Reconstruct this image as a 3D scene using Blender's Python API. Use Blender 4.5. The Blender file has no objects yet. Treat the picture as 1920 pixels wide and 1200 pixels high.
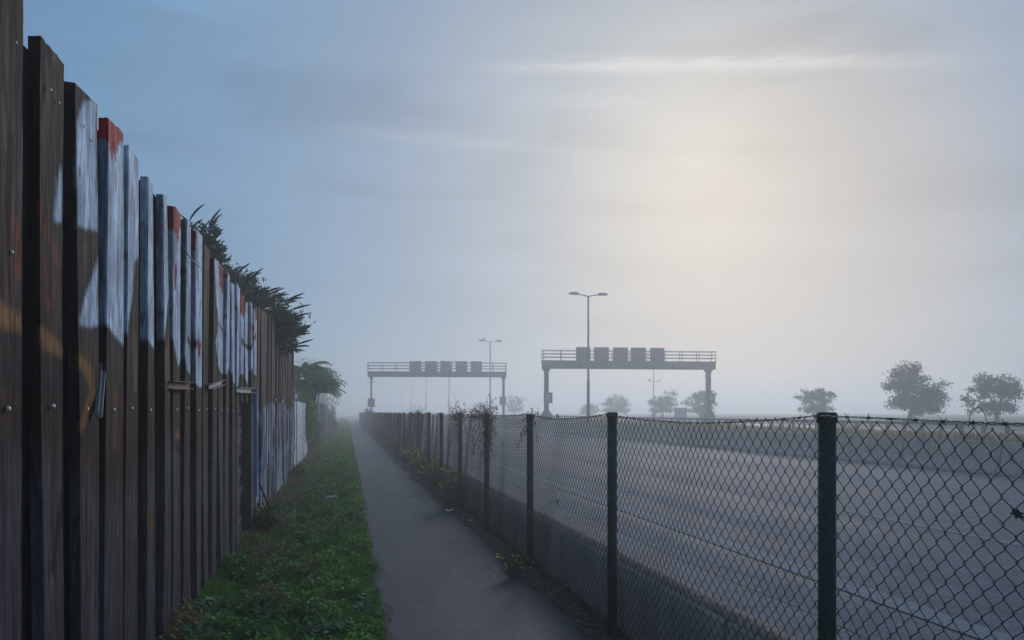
import bpy, bmesh, math, random
import numpy as np
from mathutils import Vector, Matrix, noise as mnoise

random.seed(7)
RNG = np.random.default_rng(11)
SC = bpy.context.scene
COL = SC.collection
R = math.radians

# ------------------------------------------------------------------ camera
H = 1.6                       # eye height, metres
F = 1500.0                    # focal length in photo pixels (1920 wide)
VPX, HY = 650.0, 773.0        # vanishing point of the path, horizon row
TH = math.atan((960 - VPX) / F)
CT, ST = math.cos(TH), math.sin(TH)
cam_d = bpy.data.cameras.new("camera")
cam = bpy.data.objects.new("camera", cam_d)
COL.objects.link(cam)
cam.location = (0, 0, H)
cam.rotation_euler = (R(90), 0, -TH)
cam_d.sensor_width = 36.0
cam_d.lens = 36.0 * F / 1920.0
cam_d.shift_y = (HY - 600) / 1920.0
cam_d.clip_start = 0.05
cam_d.clip_end = 3000
SC.camera = cam

# ------------------------------------------------------------------ light
SUN_EL, SUN_AZ = R(17.0), R(25.0)          # azimuth measured from +Y towards +X
SUN_DIR = Vector((math.cos(SUN_EL) * math.sin(SUN_AZ), math.cos(SUN_EL) * math.cos(SUN_AZ), math.sin(SUN_EL)))
sd = bpy.data.lights.new("sun", 'SUN')
sd.energy = 0.85
sd.angle = R(18)
sd.color = (1.0, 0.965, 0.92)
sun = bpy.data.objects.new("sun", sd)
COL.objects.link(sun)
sun.rotation_euler = SUN_DIR.to_track_quat('Z', 'Y').to_euler()

W = bpy.data.worlds.new("World")
SC.world = W
W.use_nodes = True
nt = W.node_tree
nt.nodes.clear()
def wn(t, **k):
    n = nt.nodes.new(t)
    for a, b in k.items():
        setattr(n, a, b)
    return n
def wmath(op, a, b=None, c=None, clamp=False):
    n = wn('ShaderNodeMath', operation=op, use_clamp=clamp)
    for i, v in enumerate((a, b, c)):
        if v is None: continue
        if isinstance(v, (int, float)): n.inputs[i].default_value = v
        else: nt.links.new(v, n.inputs[i])
    return n.outputs[0]
def wmix(f, a, b):
    n = wn('ShaderNodeMix', data_type='RGBA')
    for s, v in ((n.inputs[0], f), (n.inputs[6], a), (n.inputs[7], b)):
        if isinstance(v, (int, float)): s.default_value = v
        elif isinstance(v, tuple): s.default_value = (*v, 1)
        else: nt.links.new(v, s)
    return n.outputs[2]
def wramp(fac, stops, interp='EASE'):
    n = wn('ShaderNodeValToRGB')
    n.color_ramp.interpolation = interp
    e = n.color_ramp.elements
    while len(e) < len(stops): e.new(0.5)
    for q, (p, c) in zip(e, stops):
        q.position = p
        q.color = (*c, 1) if isinstance(c, tuple) else (c, c, c, 1)
    nt.links.new(fac, n.inputs[0])
    return n.outputs[0]
tc = wn('ShaderNodeTexCoord')
nrm = wn('ShaderNodeVectorMath', operation='NORMALIZE')
nt.links.new(tc.outputs['Generated'], nrm.inputs[0])
DIR = nrm.outputs[0]
sky = wn('ShaderNodeTexSky', sky_type='NISHITA')
sky.sun_disc = False
sky.sun_elevation = SUN_EL
sky.sun_rotation = SUN_AZ
sky.air_density = 1.0
sky.dust_density = 1.0
dot = wn('ShaderNodeVectorMath', operation='DOT_PRODUCT')
nt.links.new(DIR, dot.inputs[0]); dot.inputs[1].default_value = SUN_DIR
ang = wmath('DIVIDE', wmath('ARCCOSINE', wmath('MINIMUM', dot.outputs['Value'], 0.99999)), math.pi)   # 0 sun .. 1 opposite
# thin overcast veil, brightening towards the sun (values are for the strength 0.1 below)
veil = wramp(ang, [(0.0, (5.5, 5.55, 5.4)), (0.025, (4.6, 4.7, 4.7)), (0.055, (3.45, 3.75, 4.1)), (0.085, (2.85, 3.35, 4.1)), (0.12, (2.1, 2.85, 3.9)),
                   (0.17, (1.5, 2.6, 4.0)), (0.25, (1.0, 2.1, 3.6)), (1.0, (2.3, 3.2, 4.7))], 'LINEAR')  # side opposite the sun, out of view, raised to brighten the fog
sep = wn('ShaderNodeSeparateXYZ'); nt.links.new(DIR, sep.inputs[0])
az = wmath('ARCTAN2', sep.outputs[0], sep.outputs[1])
el = wmath('ARCSINE', sep.outputs[2])
# soft high cloud: noise drawn out along the azimuth
cmb = wn('ShaderNodeCombineXYZ')
nt.links.new(wmath('MULTIPLY', az, 1.3), cmb.inputs[0]); nt.links.new(wmath('MULTIPLY', el, 7.0), cmb.inputs[1])
nz = wn('ShaderNodeTexNoise'); nz.inputs['Scale'].default_value = 2.2; nz.inputs['Detail'].default_value = 5
nz.inputs['Roughness'].default_value = 0.5; nz.inputs['Distortion'].default_value = 0.5
nt.links.new(cmb.outputs[0], nz.inputs['Vector'])
cl = wramp(nz.outputs[0], [(0.30, 0.86), (0.52, 1.0), (0.72, 1.12)])
mul = wn('ShaderNodeMix', data_type='RGBA', blend_type='MULTIPLY'); mul.inputs[0].default_value = 1
nt.links.new(veil, mul.inputs[6]); nt.links.new(cl, mul.inputs[7])
# warm haze low under the sun
wdir = Vector((math.cos(R(9.0)) * math.sin(R(31)), math.cos(R(9.0)) * math.cos(R(31)), math.sin(R(9.0))))
wd = wn('ShaderNodeVectorMath', operation='DOT_PRODUCT'); nt.links.new(DIR, wd.inputs[0]); wd.inputs[1].default_value = wdir
wang = wmath('DIVIDE', wmath('ARCCOSINE', wmath('MINIMUM', wd.outputs['Value'], 0.99999)), math.pi)
warm = wramp(wang, [(0.0, 1.0), (0.035, 0.9), (0.11, 0.0)])
warmed = wmix(wmath('MULTIPLY', warm, 0.5), mul.outputs[2], (4.5, 3.7, 2.95))
# an old contrail: a long thin bright streak, ragged by noise
cm2 = wn('ShaderNodeCombineXYZ')
nt.links.new(wmath('MULTIPLY', az, 9.0), cm2.inputs[0]); nt.links.new(wmath('MULTIPLY', el, 60.0), cm2.inputs[1])
nz2 = wn('ShaderNodeTexNoise'); nz2.inputs['Scale'].default_value = 2.6; nz2.inputs['Detail'].default_value = 6
nt.links.new(cm2.outputs[0], nz2.inputs['Vector'])
def sky_dir(px, py):
    a, b = (px - 960) / F, (HY - py) / F
    return Vector((a * CT + ST, CT - a * ST, b)).normalized()
def streak(p1, p2, width, a_lo, a_hi, fade):
    nv = sky_dir(*p1).cross(sky_dir(*p2)).normalized()             # a straight trail lies on a great circle
    dp = wn('ShaderNodeVectorMath', operation='DOT_PRODUCT'); nt.links.new(DIR, dp.inputs[0]); dp.inputs[1].default_value = nv
    off = wmath('ADD', dp.outputs['Value'], wmath('MULTIPLY', wmath('SUBTRACT', nz2.outputs[0], 0.5), width * 1.3))
    g = wmath('POWER', 2.718, wmath('MULTIPLY', wmath('POWER', wmath('ABSOLUTE', wmath('DIVIDE', off, width)), 2.0), -1.0))
    m1 = wmath('DIVIDE', wmath('SUBTRACT', az, a_lo), fade, clamp=True)
    m2 = wmath('DIVIDE', wmath('SUBTRACT', a_hi, az), fade, clamp=True)
    return wmath('MULTIPLY', wmath('MULTIPLY', g, wmath('MULTIPLY', m1, m2)), wmath('ADD', nz2.outputs[0], 0.15))
s1 = streak((1000, 126), (1700, 114), R(0.42), R(8), R(42), R(10))
s2 = streak((560, 237), (1000, 278), R(0.40), R(-6), R(26), R(10))
lit = wmix(wmath('MULTIPLY', s1, 0.58), warmed, (7.2, 7.2, 7.0))
lit = wmix(wmath('MULTIPLY', s2, 0.14), lit, (7.2, 7.2, 7.0))
final = wmix(0.94, sky.outputs[0], lit)
bg = wn('ShaderNodeBackground'); bg.inputs['Strength'].default_value = 0.1
out = wn('ShaderNodeOutputWorld')
nt.links.new(final, bg.inputs['Color']); nt.links.new(bg.outputs[0], out.inputs[0])

vs = SC.view_settings
vs.view_transform = 'Standard'; vs.look = 'None'; vs.gamma = 1; vs.exposure = 0.3
vs.use_curve_mapping = False
cy = SC.cycles
cy.use_denoising = True
cy.denoising_prefilter = 'ACCURATE'
cy.max_bounces = 6; cy.diffuse_bounces = 3; cy.glossy_bounces = 2; cy.transmission_bounces = 3
cy.transparent_max_bounces = 6; cy.volume_bounces = 2
cy.sample_clamp_indirect = 4.0

# ------------------------------------------------------------------ helpers
def PD(px, D, z=0.0):
    """photo column + depth along the view -> world"""
    xr = (px - 960) / F * D
    return Vector((xr * CT + D * ST, D * CT - xr * ST, z))
def on_side(px, py, X):
    """photo pixel on a vertical plane at lateral offset X -> (Y, z)"""
    u = px - VPX
    D = F * X / (u * CT)
    return ((D - X * ST) / CT, H - (py - HY) * D / F)
def tag(o, label=None, cat=None, group=None, kind=None):
    if label: o["label"] = label
    if cat: o["category"] = cat
    if group: o["group"] = group
    if kind: o["kind"] = kind
    return o
def link(o, parent=None):
    COL.objects.link(o)
    if parent is not None: o.parent = parent
    return o
def empty(name, loc=(0, 0, 0), rz=0.0):
    o = bpy.data.objects.new(name, None)
    o.location = loc; o.rotation_euler = (0, 0, rz); o.empty_display_size = 0.2
    return link(o)
def mesh_obj(name, verts, faces, mat, parent=None, smooth=False, cols=None, loc=None):
    me = bpy.data.meshes.new(name)
    if isinstance(verts, np.ndarray) and isinstance(faces, np.ndarray):
        n = faces.shape[1]
        me.vertices.add(len(verts)); me.vertices.foreach_set("co", verts.astype(np.float32).ravel())
        me.loops.add(faces.size); me.loops.foreach_set("vertex_index", faces.astype(np.int32).ravel())
        me.polygons.add(len(faces))
        me.polygons.foreach_set("loop_start", np.arange(0, faces.size, n, dtype=np.int32))
        me.update(calc_edges=True)
        me.validate()
    else:
        me.from_pydata([tuple(v) for v in verts], [], [tuple(f) for f in faces])
        me.update()
    if cols is not None:
        a = me.color_attributes.new("col", 'FLOAT_COLOR', 'POINT')
        c = np.ones((len(verts), 4), np.float32); c[:, :np.asarray(cols).shape[1]] = cols
        a.data.foreach_set("color", c.ravel())
    if mat: me.materials.append(mat)
    if smooth: me.polygons.foreach_set("use_smooth", np.ones(len(me.polygons), bool))
    o = bpy.data.objects.new(name, me)
    if loc is not None: o.location = loc
    return link(o, parent)
def inst(src, name, parent=None, loc=None, rot=None, scale=None):
    o = bpy.data.objects.new(name, src.data)
    link(o, parent)
    if loc is not None: o.location = loc
    if rot is not None: o.rotation_euler = rot
    if scale is not None: o.scale = scale
    return o
class MB:
    """collects simple solids, builds one mesh"""
    def __init__(s): s.v = []; s.f = []
    def add(s, vs, fs):
        b = len(s.v); s.v += [Vector(v) for v in vs]; s.f += [tuple(b + i for i in f) for f in fs]; return s
    def box(s, x0, x1, y0, y1, z0, z1, M=None):
        vs = [Vector((x, y, z)) for z in (z0, z1) for x, y in ((x0, y0), (x1, y0), (x1, y1), (x0, y1))]
        if M: vs = [M @ v for v in vs]
        return s.add(vs, [(3, 2, 1, 0), (4, 5, 6, 7), (0, 1, 5, 4), (1, 2, 6, 5), (2, 3, 7, 6), (3, 0, 4, 7)])
    def tube(s, pts, rad, n=6, cap=True):
        pts = [Vector(p) for p in pts]
        if not isinstance(rad, (list, tuple)): rad = [rad] * len(pts)
        b = len(s.v); ref = Vector((0.13, 0.31, 0.94)).normalized()
        for i, p in enumerate(pts):
            t = (pts[min(i + 1, len(pts) - 1)] - pts[max(i - 1, 0)]).normalized()
            if abs(t.dot(ref)) > 0.97: r2 = Vector((1, 0, 0))
            else: r2 = ref
            a = t.cross(r2).normalized(); c = t.cross(a)
            for k in range(n):
                q = 2 * math.pi * k / n
                s.v.append(p + (a * math.cos(q) + c * math.sin(q)) * rad[i])
        for i in range(len(pts) - 1):
            for k in range(n):
                k2 = (k + 1) % n
                s.f.append((b + i * n + k, b + i * n + k2, b + (i + 1) * n + k2, b + (i + 1) * n + k))
        if cap:
            s.f.append(tuple(b + k for k in range(n))); e = b + (len(pts) - 1) * n
            s.f.append(tuple(e + k for k in reversed(range(n))))
        return s
    def prism(s, prof, a, b, axis='y'):
        """closed profile [(x,z)] extruded along y from a to b"""
        n = len(prof)
        vs = [Vector((x, a, z)) for x, z in prof] + [Vector((x, b, z)) for x, z in prof]
        fs = [(i, (i + 1) % n, n + (i + 1) % n, n + i) for i in range(n)] + [tuple(reversed(range(n))), tuple(range(n, 2 * n))]
        return s.add(vs, fs)
    def build(s, name, mat, parent=None, smooth=False, M=None):
        v = [M @ p for p in s.v] if M else s.v
        o = mesh_obj(name, v, s.f, mat, parent, smooth)
        bm = bmesh.new(); bm.from_mesh(o.data); bmesh.ops.recalc_face_normals(bm, faces=bm.faces); bm.to_mesh(o.data); bm.free()
        return o
def bevel(o, w, seg=2):
    m = o.modifiers.new("bevel", 'BEVEL'); m.width = w; m.segments = seg; m.limit_method = 'ANGLE'
    return o
def unit(a):
    return a / np.maximum(np.linalg.norm(a, axis=1, keepdims=True), 1e-9)
def leaf_arrays(P, d, L, Wd, fold=0.15, n_up=None):
    """folded diamond leaves; P,d (n,3), L,Wd (n,)"""
    n = len(P); d = unit(d)
    r = RNG.normal(size=(n, 3)) if n_up is None else n_up
    s = unit(np.cross(d, r)); nn = np.cross(s, d)
    L = np.broadcast_to(L, (n,))[:, None]; Wd = np.broadcast_to(Wd, (n,))[:, None]
    mid = P + d * L * 0.42 + nn * Wd * fold
    V = np.stack([P, mid + s * Wd * 0.5, P + d * L, mid - s * Wd * 0.5], 1).reshape(-1, 3)
    b = np.arange(n)[:, None] * 4
    Fc = np.concatenate([b + [0, 1, 2], b + [0, 2, 3]], 1).reshape(-1, 3)
    return V, Fc
def rep4(c): return np.repeat(np.asarray(c), 4, axis=0)
def rand_dirs(n, up=0.0):
    a = RNG.normal(size=(n, 3)); a = unit(a); a[:, 2] += up
    return unit(a)
def tint(n, base, var=0.25, hue=0.1):
    c = np.array(base)[None, :] * (1 + RNG.uniform(-var, var, (n, 1)))
    return np.clip(c * (1 + RNG.uniform(-hue, hue, (n, 3))), 0.002, 1)

# ------------------------------------------------------------------ materials
MATS = {}
def new_mat(name):
    m = bpy.data.materials.new(name); m.use_nodes = True
    MATS[name] = m
    return m, m.node_tree, m.node_tree.nodes['Principled BSDF']
def nd(t, kind, **k):
    n = t.nodes.new(kind)
    for a, b in k.items(): setattr(n, a, b)
    return n
def noise_node(t, vec, scale, detail=4, rough=0.55, dist=0.0):
    n = nd(t, 'ShaderNodeTexNoise')
    n.inputs['Scale'].default_value = scale; n.inputs['Detail'].default_value = detail
    n.inputs['Roughness'].default_value = rough; n.inputs['Distortion'].default_value = dist
    if vec is not None: t.links.new(vec, n.inputs['Vector'])
    return n.outputs[0]
def ramp_node(t, fac, stops):
    n = nd(t, 'ShaderNodeValToRGB'); e = n.color_ramp.elements
    while len(e) < len(stops): e.new(0.5)
    for q, (p, c) in zip(e, stops):
        q.position = p; q.color = (*c, 1) if isinstance(c, tuple) else (c, c, c, 1)
    t.links.new(fac, n.inputs[0])
    return n.outputs[0]
def mul_node(t, a, b, f=1.0, mode='MULTIPLY'):
    n = nd(t, 'ShaderNodeMix', data_type='RGBA', blend_type=mode)
    for s, v in ((n.inputs[0], f), (n.inputs[6], a), (n.inputs[7], b)):
        if isinstance(v, (int, float)): s.default_value = v
        elif isinstance(v, tuple): s.default_value = (*v, 1)
        else: t.links.new(v, s)
    return n.outputs[2]
def bump_node(t, bsdf, h, strength, dist=0.02):
    b = nd(t, 'ShaderNodeBump'); b.inputs['Strength'].default_value = strength; b.inputs['Distance'].default_value = dist
    t.links.new(h, b.inputs['Height']); t.links.new(b.outputs[0], bsdf.inputs['Normal'])
def mapped(t, scale, use='Object', rnd=False):
    c = nd(t, 'ShaderNodeTexCoord'); m = nd(t, 'ShaderNodeMapping'); m.inputs['Scale'].default_value = scale
    t.links.new(c.outputs[use], m.inputs['Vector'])
    if rnd:
        oi = nd(t, 'ShaderNodeObjectInfo'); mu = nd(t, 'ShaderNodeMath', operation='MULTIPLY'); mu.inputs[1].default_value = 37.0
        t.links.new(oi.outputs['Random'], mu.inputs[0]); t.links.new(mu.outputs[0], m.inputs['Location'])
    return m.outputs[0]
def simple(name, col, rough=0.6, metal=0.0, nscale=6.0, var=0.35, bump=0.0, stretch=(1, 1, 1), spec=0.5):
    m, t, b = new_mat(name)
    vec = mapped(t, stretch, rnd=True)
    n = noise_node(t, vec, nscale, 6)
    c = ramp_node(t, n, [(0.25, tuple(x * (1 - var) for x in col)), (0.75, tuple(min(1, x * (1 + var)) for x in col))])
    t.links.new(c, b.inputs['Base Color'])
    b.inputs['Roughness'].default_value = rough; b.inputs['Metallic'].default_value = metal
    b.inputs['Specular IOR Level'].default_value = spec
    if bump: bump_node(t, b, n, bump)
    return m
def leafmat(name, rough=0.6, trans=0.3):
    m, t, b = new_mat(name)
    a = nd(t, 'ShaderNodeAttribute'); a.attribute_name = 'col'
    t.links.new(a.outputs['Color'], b.inputs['Base Color'])
    b.inputs['Roughness'].default_value = rough; b.inputs['Specular IOR Level'].default_value = 0.3
    tr = nd(t, 'ShaderNodeBsdfTranslucent'); mx = nd(t, 'ShaderNodeMixShader'); mx.inputs[0].default_value = trans
    t.links.new(a.outputs['Color'], tr.inputs[0])
    t.links.new(b.outputs[0], mx.inputs[1]); t.links.new(tr.outputs[0], mx.inputs[2])
    t.links.new(mx.outputs[0], t.nodes['Material Output'].inputs[0])
    return m
M_LEAF = leafmat('leaves'); M_GRASS = leafmat('grass_blades', 0.7, 0.2)
M_STEEL = simple('galvanised_steel', (0.17, 0.18, 0.19), 0.5, 0.55, 3, 0.2)
M_DARKSTEEL = simple('grey_painted_steel', (0.075, 0.08, 0.09), 0.5, 0.1, 2, 0.2)
M_GREEN = simple('green_coated_post', (0.006, 0.034, 0.026), 0.55, 0.0, 9, 0.5, 0.1, spec=0.2)
M_WIRE = simple('green_coated_wire', (0.008, 0.022, 0.022), 0.55, 0.0, 4, 0.3, spec=0.25)
M_BARB = simple('dull_barbed_wire', (0.05, 0.055, 0.06), 0.5, 0.5, 30, 0.5)
M_BARK = simple('bark', (0.06, 0.05, 0.04), 0.9, 0, 10, 0.4, 0.4, (1, 1, 0.2))
M_STEM = simple('dry_stems', (0.10, 0.055, 0.035), 0.85, 0, 20, 0.5)
M_GSTEM = simple('green_stems', (0.05, 0.075, 0.025), 0.7, 0, 20, 0.4)
M_RUST = simple('rusty_steel', (0.16, 0.075, 0.045), 0.75, 0.3, 14, 0.6, 0.3)
M_BLUE = simple('blue_paint', (0.02, 0.21, 0.55), 0.45, 0, 12, 0.25)
M_BOLT = simple('bolt_zinc', (0.55, 0.52, 0.48), 0.45, 0.4, 40, 0.3)
M_WHITE = simple('white_litter', (0.75, 0.77, 0.8), 0.6, 0, 20, 0.1)
M_RED = simple('red_plastic', (0.55, 0.02, 0.03), 0.35, 0, 20, 0.1)
M_SOIL = simple('dark_soil', (0.035, 0.026, 0.02), 0.95, 0, 20, 0.5, 0.6)
M_DARKWOOD = simple('dark_wood', (0.022, 0.017, 0.016), 0.85, 0, 8, 0.5, 0.3, (6, 6, 0.3))

def asphalt(name, col, rough, band=(1, 0.08, 1), bscale=0.9, bump=0.25, contrast=0.22, spec=0.26):
    m, t, b = new_mat(name)
    v = mapped(t, (1, 1, 1))
    fine = noise_node(t, v, 55, 5, 0.8)
    grit = nd(t, 'ShaderNodeTexVoronoi'); grit.inputs['Scale'].default_value = 48; t.links.new(v, grit.inputs['Vector'])
    mid = noise_node(t, v, 2.2, 8, 0.65)
    big = noise_node(t, mapped(t, band), bscale, 5, 0.55)
    c = ramp_node(t, fine, [(0.3, tuple(x * 0.45 for x in col)), (0.52, col), (0.74, tuple(x * 2.1 for x in col))])
    c = mul_node(t, c, ramp_node(t, grit.outputs['Color'], [(0.1, 0.6), (0.7, 1.05), (0.93, 1.2), (0.97, 3.0)]))
    c = mul_node(t, c, ramp_node(t, mid, [(0.28, 0.6), (0.5, 1.0), (0.72, 1.4)]))
    c = mul_node(t, c, ramp_node(t, big, [(0.3, 1 - contrast), (0.7, 1 + contrast)]))
    crk = nd(t, 'ShaderNodeTexVoronoi', feature='DISTANCE_TO_EDGE'); crk.inputs['Scale'].default_value = 0.55
    dv = nd(t, 'ShaderNodeMix', data_type='RGBA'); dv.inputs[0].default_value = 0.18
    nn = nd(t, 'ShaderNodeTexNoise'); nn.inputs['Scale'].default_value = 3; nn.inputs['Detail'].default_value = 6; t.links.new(v, nn.inputs['Vector'])
    t.links.new(v, dv.inputs[6]); t.links.new(nn.outputs['Color'], dv.inputs[7]); t.links.new(dv.outputs[2], crk.inputs['Vector'])
    c = mul_node(t, c, ramp_node(t, crk.outputs['Distance'], [(0.002, 0.55), (0.008, 1.0)]))
    t.links.new(c, b.inputs['Base Color'])
    rr = ramp_node(t, big, [(0.3, rough - 0.09), (0.7, rough + 0.09)])
    t.links.new(rr, b.inputs['Roughness'])
    b.inputs['Specular IOR Level'].default_value = spec
    bump_node(t, b, fine, bump, 0.004)
    return m
M_PATH = asphalt('path_asphalt', (0.052, 0.053, 0.066), 0.62)
M_ROAD = asphalt('road_asphalt', (0.068, 0.091, 0.128), 0.80, (1.5, 0.015, 1), 1.0, bump=0.1, contrast=0.25, spec=0.18)
M_ROAD2 = asphalt('pale_sheen_road', (0.24, 0.24, 0.25), 0.6)  # pale base colour stands in for the bright reflection on the wet road
def conc(name, col, streak=True):
    m, t, b = new_mat(name)
    v = mapped(t, (1, 1, 1), rnd=True)
    a = noise_node(t, v, 3.0, 8, 0.65)
    f = noise_node(t, v, 90, 3)
    s = noise_node(t, mapped(t, (7, 7, 0.35), rnd=True), 1.6, 4)
    c = ramp_node(t, a, [(0.25, tuple(x * 0.6 for x in col)), (0.7, tuple(x * 1.2 for x in col))])
    c = mul_node(t, c, ramp_node(t, s, [(0.35, 0.8), (0.62, 1.06)]))
    c = mul_node(t, c, ramp_node(t, f, [(0.3, 0.85), (0.7, 1.1)]))
    t.links.new(c, b.inputs['Base Color']); b.inputs['Roughness'].default_value = 0.85
    bump_node(t, b, f, 0.3, 0.01)
    return m
M_CONC = conc('barrier_concrete', (0.31, 0.272, 0.24))
M_CONC2 = conc('mossy_concrete', (0.36, 0.335, 0.30))
def paint_mat():
    m, t, b = new_mat('road_paint')
    v = mapped(t, (1, 1, 1)); n = noise_node(t, v, 30, 6, 0.7); n2 = noise_node(t, v, 150, 2)
    c = ramp_node(t, n, [(0.36, (0.09, 0.11, 0.14)), (0.60, (0.23, 0.255, 0.29))])
    c = mul_node(t, c, ramp_node(t, n2, [(0.35, 0.6), (0.6, 1.1)]))
    t.links.new(c, b.inputs['Base Color']); b.inputs['Roughness'].default_value = 0.85; b.inputs['Specular IOR Level'].default_value = 0.15
    return m
M_PAINT = paint_mat()
def ground_mat(name, c1, c2, c3, scale=1.3):
    m, t, b = new_mat(name)
    v = mapped(t, (1, 1, 1)); n = noise_node(t, v, scale, 8, 0.65); n2 = noise_node(t, v, 40, 4)
    c = ramp_node(t, n, [(0.3, c1), (0.5, c2), (0.68, c3)])
    c = mul_node(t, c, ramp_node(t, n2, [(0.3, 0.5), (0.7, 1.3)]))
    t.links.new(c, b.inputs['Base Color']); b.inputs['Roughness'].default_value = 0.95
    bump_node(t, b, n2, 0.8, 0.05)
    return m
M_FIELD = ground_mat('field', (0.10, 0.10, 0.05), (0.16, 0.145, 0.075), (0.21, 0.18, 0.10), 0.3)
M_VERGE = ground_mat('verge_soil', (0.02, 0.022, 0.010), (0.03, 0.045, 0.012), (0.05, 0.05, 0.02))
M_DIRT = ground_mat('dirt', (0.035, 0.025, 0.019), (0.06, 0.045, 0.034), (0.10, 0.078, 0.06), 6)
M_SAND = ground_mat('sandy_edge', (0.07, 0.058, 0.052), (0.10, 0.082, 0.075), (0.13, 0.105, 0.095), 5)
def board_mat():
    m, t, b = new_mat('painted_boards')
    a = nd(t, 'ShaderNodeAttribute'); a.attribute_name = 'col'
    g = noise_node(t, mapped(t, (8, 8, 0.8), rnd=True), 3.0, 7, 0.65, 1.2)
    g2 = noise_node(t, mapped(t, (60, 60, 1.2), rnd=True), 2.0, 4, 0.6)
    p = noise_node(t, mapped(t, (1, 1, 1), rnd=True), 9, 5, 0.6)
    c = mul_node(t, a.outputs['Color'], ramp_node(t, g, [(0.30, 0.28), (0.5, 0.90), (0.70, 1.7)]))
    c = mul_node(t, c, ramp_node(t, g2, [(0.3, 0.78), (0.65, 1.1)]))
    c = mul_node(t, c, ramp_node(t, p, [(0.3, 0.75), (0.6, 1.08)]))
    ck = noise_node(t, mapped(t, (16, 16, 0.22), rnd=True), 3.0, 3, 0.5, 0.3)
    c = mul_node(t, c, ramp_node(t, ck, [(0.30, 0.12), (0.345, 1.0)]))
    kn = nd(t, 'ShaderNodeTexVoronoi'); kn.inputs['Scale'].default_value = 1.0; t.links.new(mapped(t, (7, 7, 3.2), rnd=True), kn.inputs['Vector'])
    c = mul_node(t, c, ramp_node(t, kn.outputs['Distance'], [(0.05, 0.25), (0.13, 1.0)]))
    t.links.new(c, b.inputs['Base Color']); b.inputs['Roughness'].default_value = 0.8
    b.inputs['Specular IOR Level'].default_value = 0.08
    t.links.new(ramp_node(t, g, [(0.3, 0.85), (0.7, 0.6)]), b.inputs['Roughness'])
    bump_node(t, b, g, 0.6, 0.008)
    return m
M_BOARD = board_mat()

# ------------------------------------------------------------------ setting: ground, road, path
FX = 1.85                      # chain-link fence line
WXF = -1.15                    # plank fence front face
BARX = 16.4                    # foot of the median barrier
def sheet(name, xs_z, y0, y1, mat, ny=2, kind='structure'):
    ys = np.linspace(y0, y1, ny); V = []; Fc = []
    n = len(xs_z)
    for y in ys:
        for x, z in xs_z: V.append((x, y, z))
    for j in range(ny - 1):
        for i in range(n - 1):
            a = j * n + i; Fc.append((a, a + 1, a + n + 1, a + n))
    return tag(mesh_obj(name, V, Fc, mat), kind=kind)
sheet('ground', [(-390, -0.05), (2.0, -0.05), (16.7, -0.05), (16.95, 0.55), (20.6, 0.5), (37.5, 0.5), (39, 0.75), (60, 0.85), (590, 1.0)], -95, 690, M_FIELD, 3)
road = sheet('road', [(2.02, -0.004), (9.5, 0.0), (16.72, -0.004)], -60, 640, M_ROAD, 3)
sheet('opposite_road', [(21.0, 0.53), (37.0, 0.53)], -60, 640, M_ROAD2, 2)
sheet('footpath', [(-0.15, 0.0), (1.95, 0.0)], -20, 330, M_PATH, 2)
sheet('median', [(16.93, 0.62), (17.6, 0.72), (19.6, 0.66), (20.9, 0.56)], -60, 640, M_FIELD, 2)
# lane paint: strips as thin sheets on the road
def strip(name, x, w, y0, y1, seg=1.0):
    mb = MB(); n = max(1, int((y1 - y0) / seg)); v = []; f = []
    for j in range(n + 1):
        y = y0 + (y1 - y0) * j / n
        v += [(x - w / 2, y, 0.006), (x + w / 2, y, 0.006)]
    for j in range(n): f.append((2 * j, 2 * j + 1, 2 * j + 3, 2 * j + 2))
    return mesh_obj(name, v, f, M_PAINT, road)
strip('edge_line', 4.50, 0.28, -10, 300, 8)
strip('edge_line', 15.5, 0.20, -10, 300, 8)
dash = None
for lx, ph in ((7.93, 5.6), (11.4, 11.8)):
    for k in range(14):
        y = ph + 18.0 * (k - 1)
        if dash is None:
            dash = strip('lane_dash', 0, 0.15, 0, 6.0, 3); dash.location = (lx, y, 0)
        else:
            inst(dash, 'lane_dash', road, (lx, y, 0))
# verge under the plank fence: gently lumpy soil
def verge_h(x, y):
    e = min(1.0, max(0.0, (0.27 - x) / 0.22))
    return (0.035 + 0.05 * mnoise.noise(Vector((x * 1.7, y * 1.1, 3.1))) + 0.035 * mnoise.noise(Vector((x * 5, y * 4, 9.1)))) * e + 0.012 \
        + 0.05 * max(0, (-0.75 - x)) / 0.4
def verge_edge(y):
    return 0.245 + 0.06 * mnoise.noise(Vector((0, y * 0.9, 5))) + 0.05 * mnoise.noise(Vector((4, y * 3.1, 5)))
V, Fc = [], []
ys = list(np.arange(3.0, 14, 0.16)) + list(np.arange(14, 60, 0.6)) + list(np.arange(60, 331, 6))
nx = 14
for y in ys:
    e = verge_edge(y)
    for i in range(nx + 1):
        x = -1.75 + (e + 1.75) * i / nx
        V.append((x, y, verge_h(x, y)))
for j in range(len(ys) - 1):
    for i in range(nx):
        a = j * (nx + 1) + i; Fc.append((a, a + 1, a + nx + 2, a + nx + 1))
tag(mesh_obj('verge', V, Fc, M_VERGE, smooth=True), kind='structure')
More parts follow.
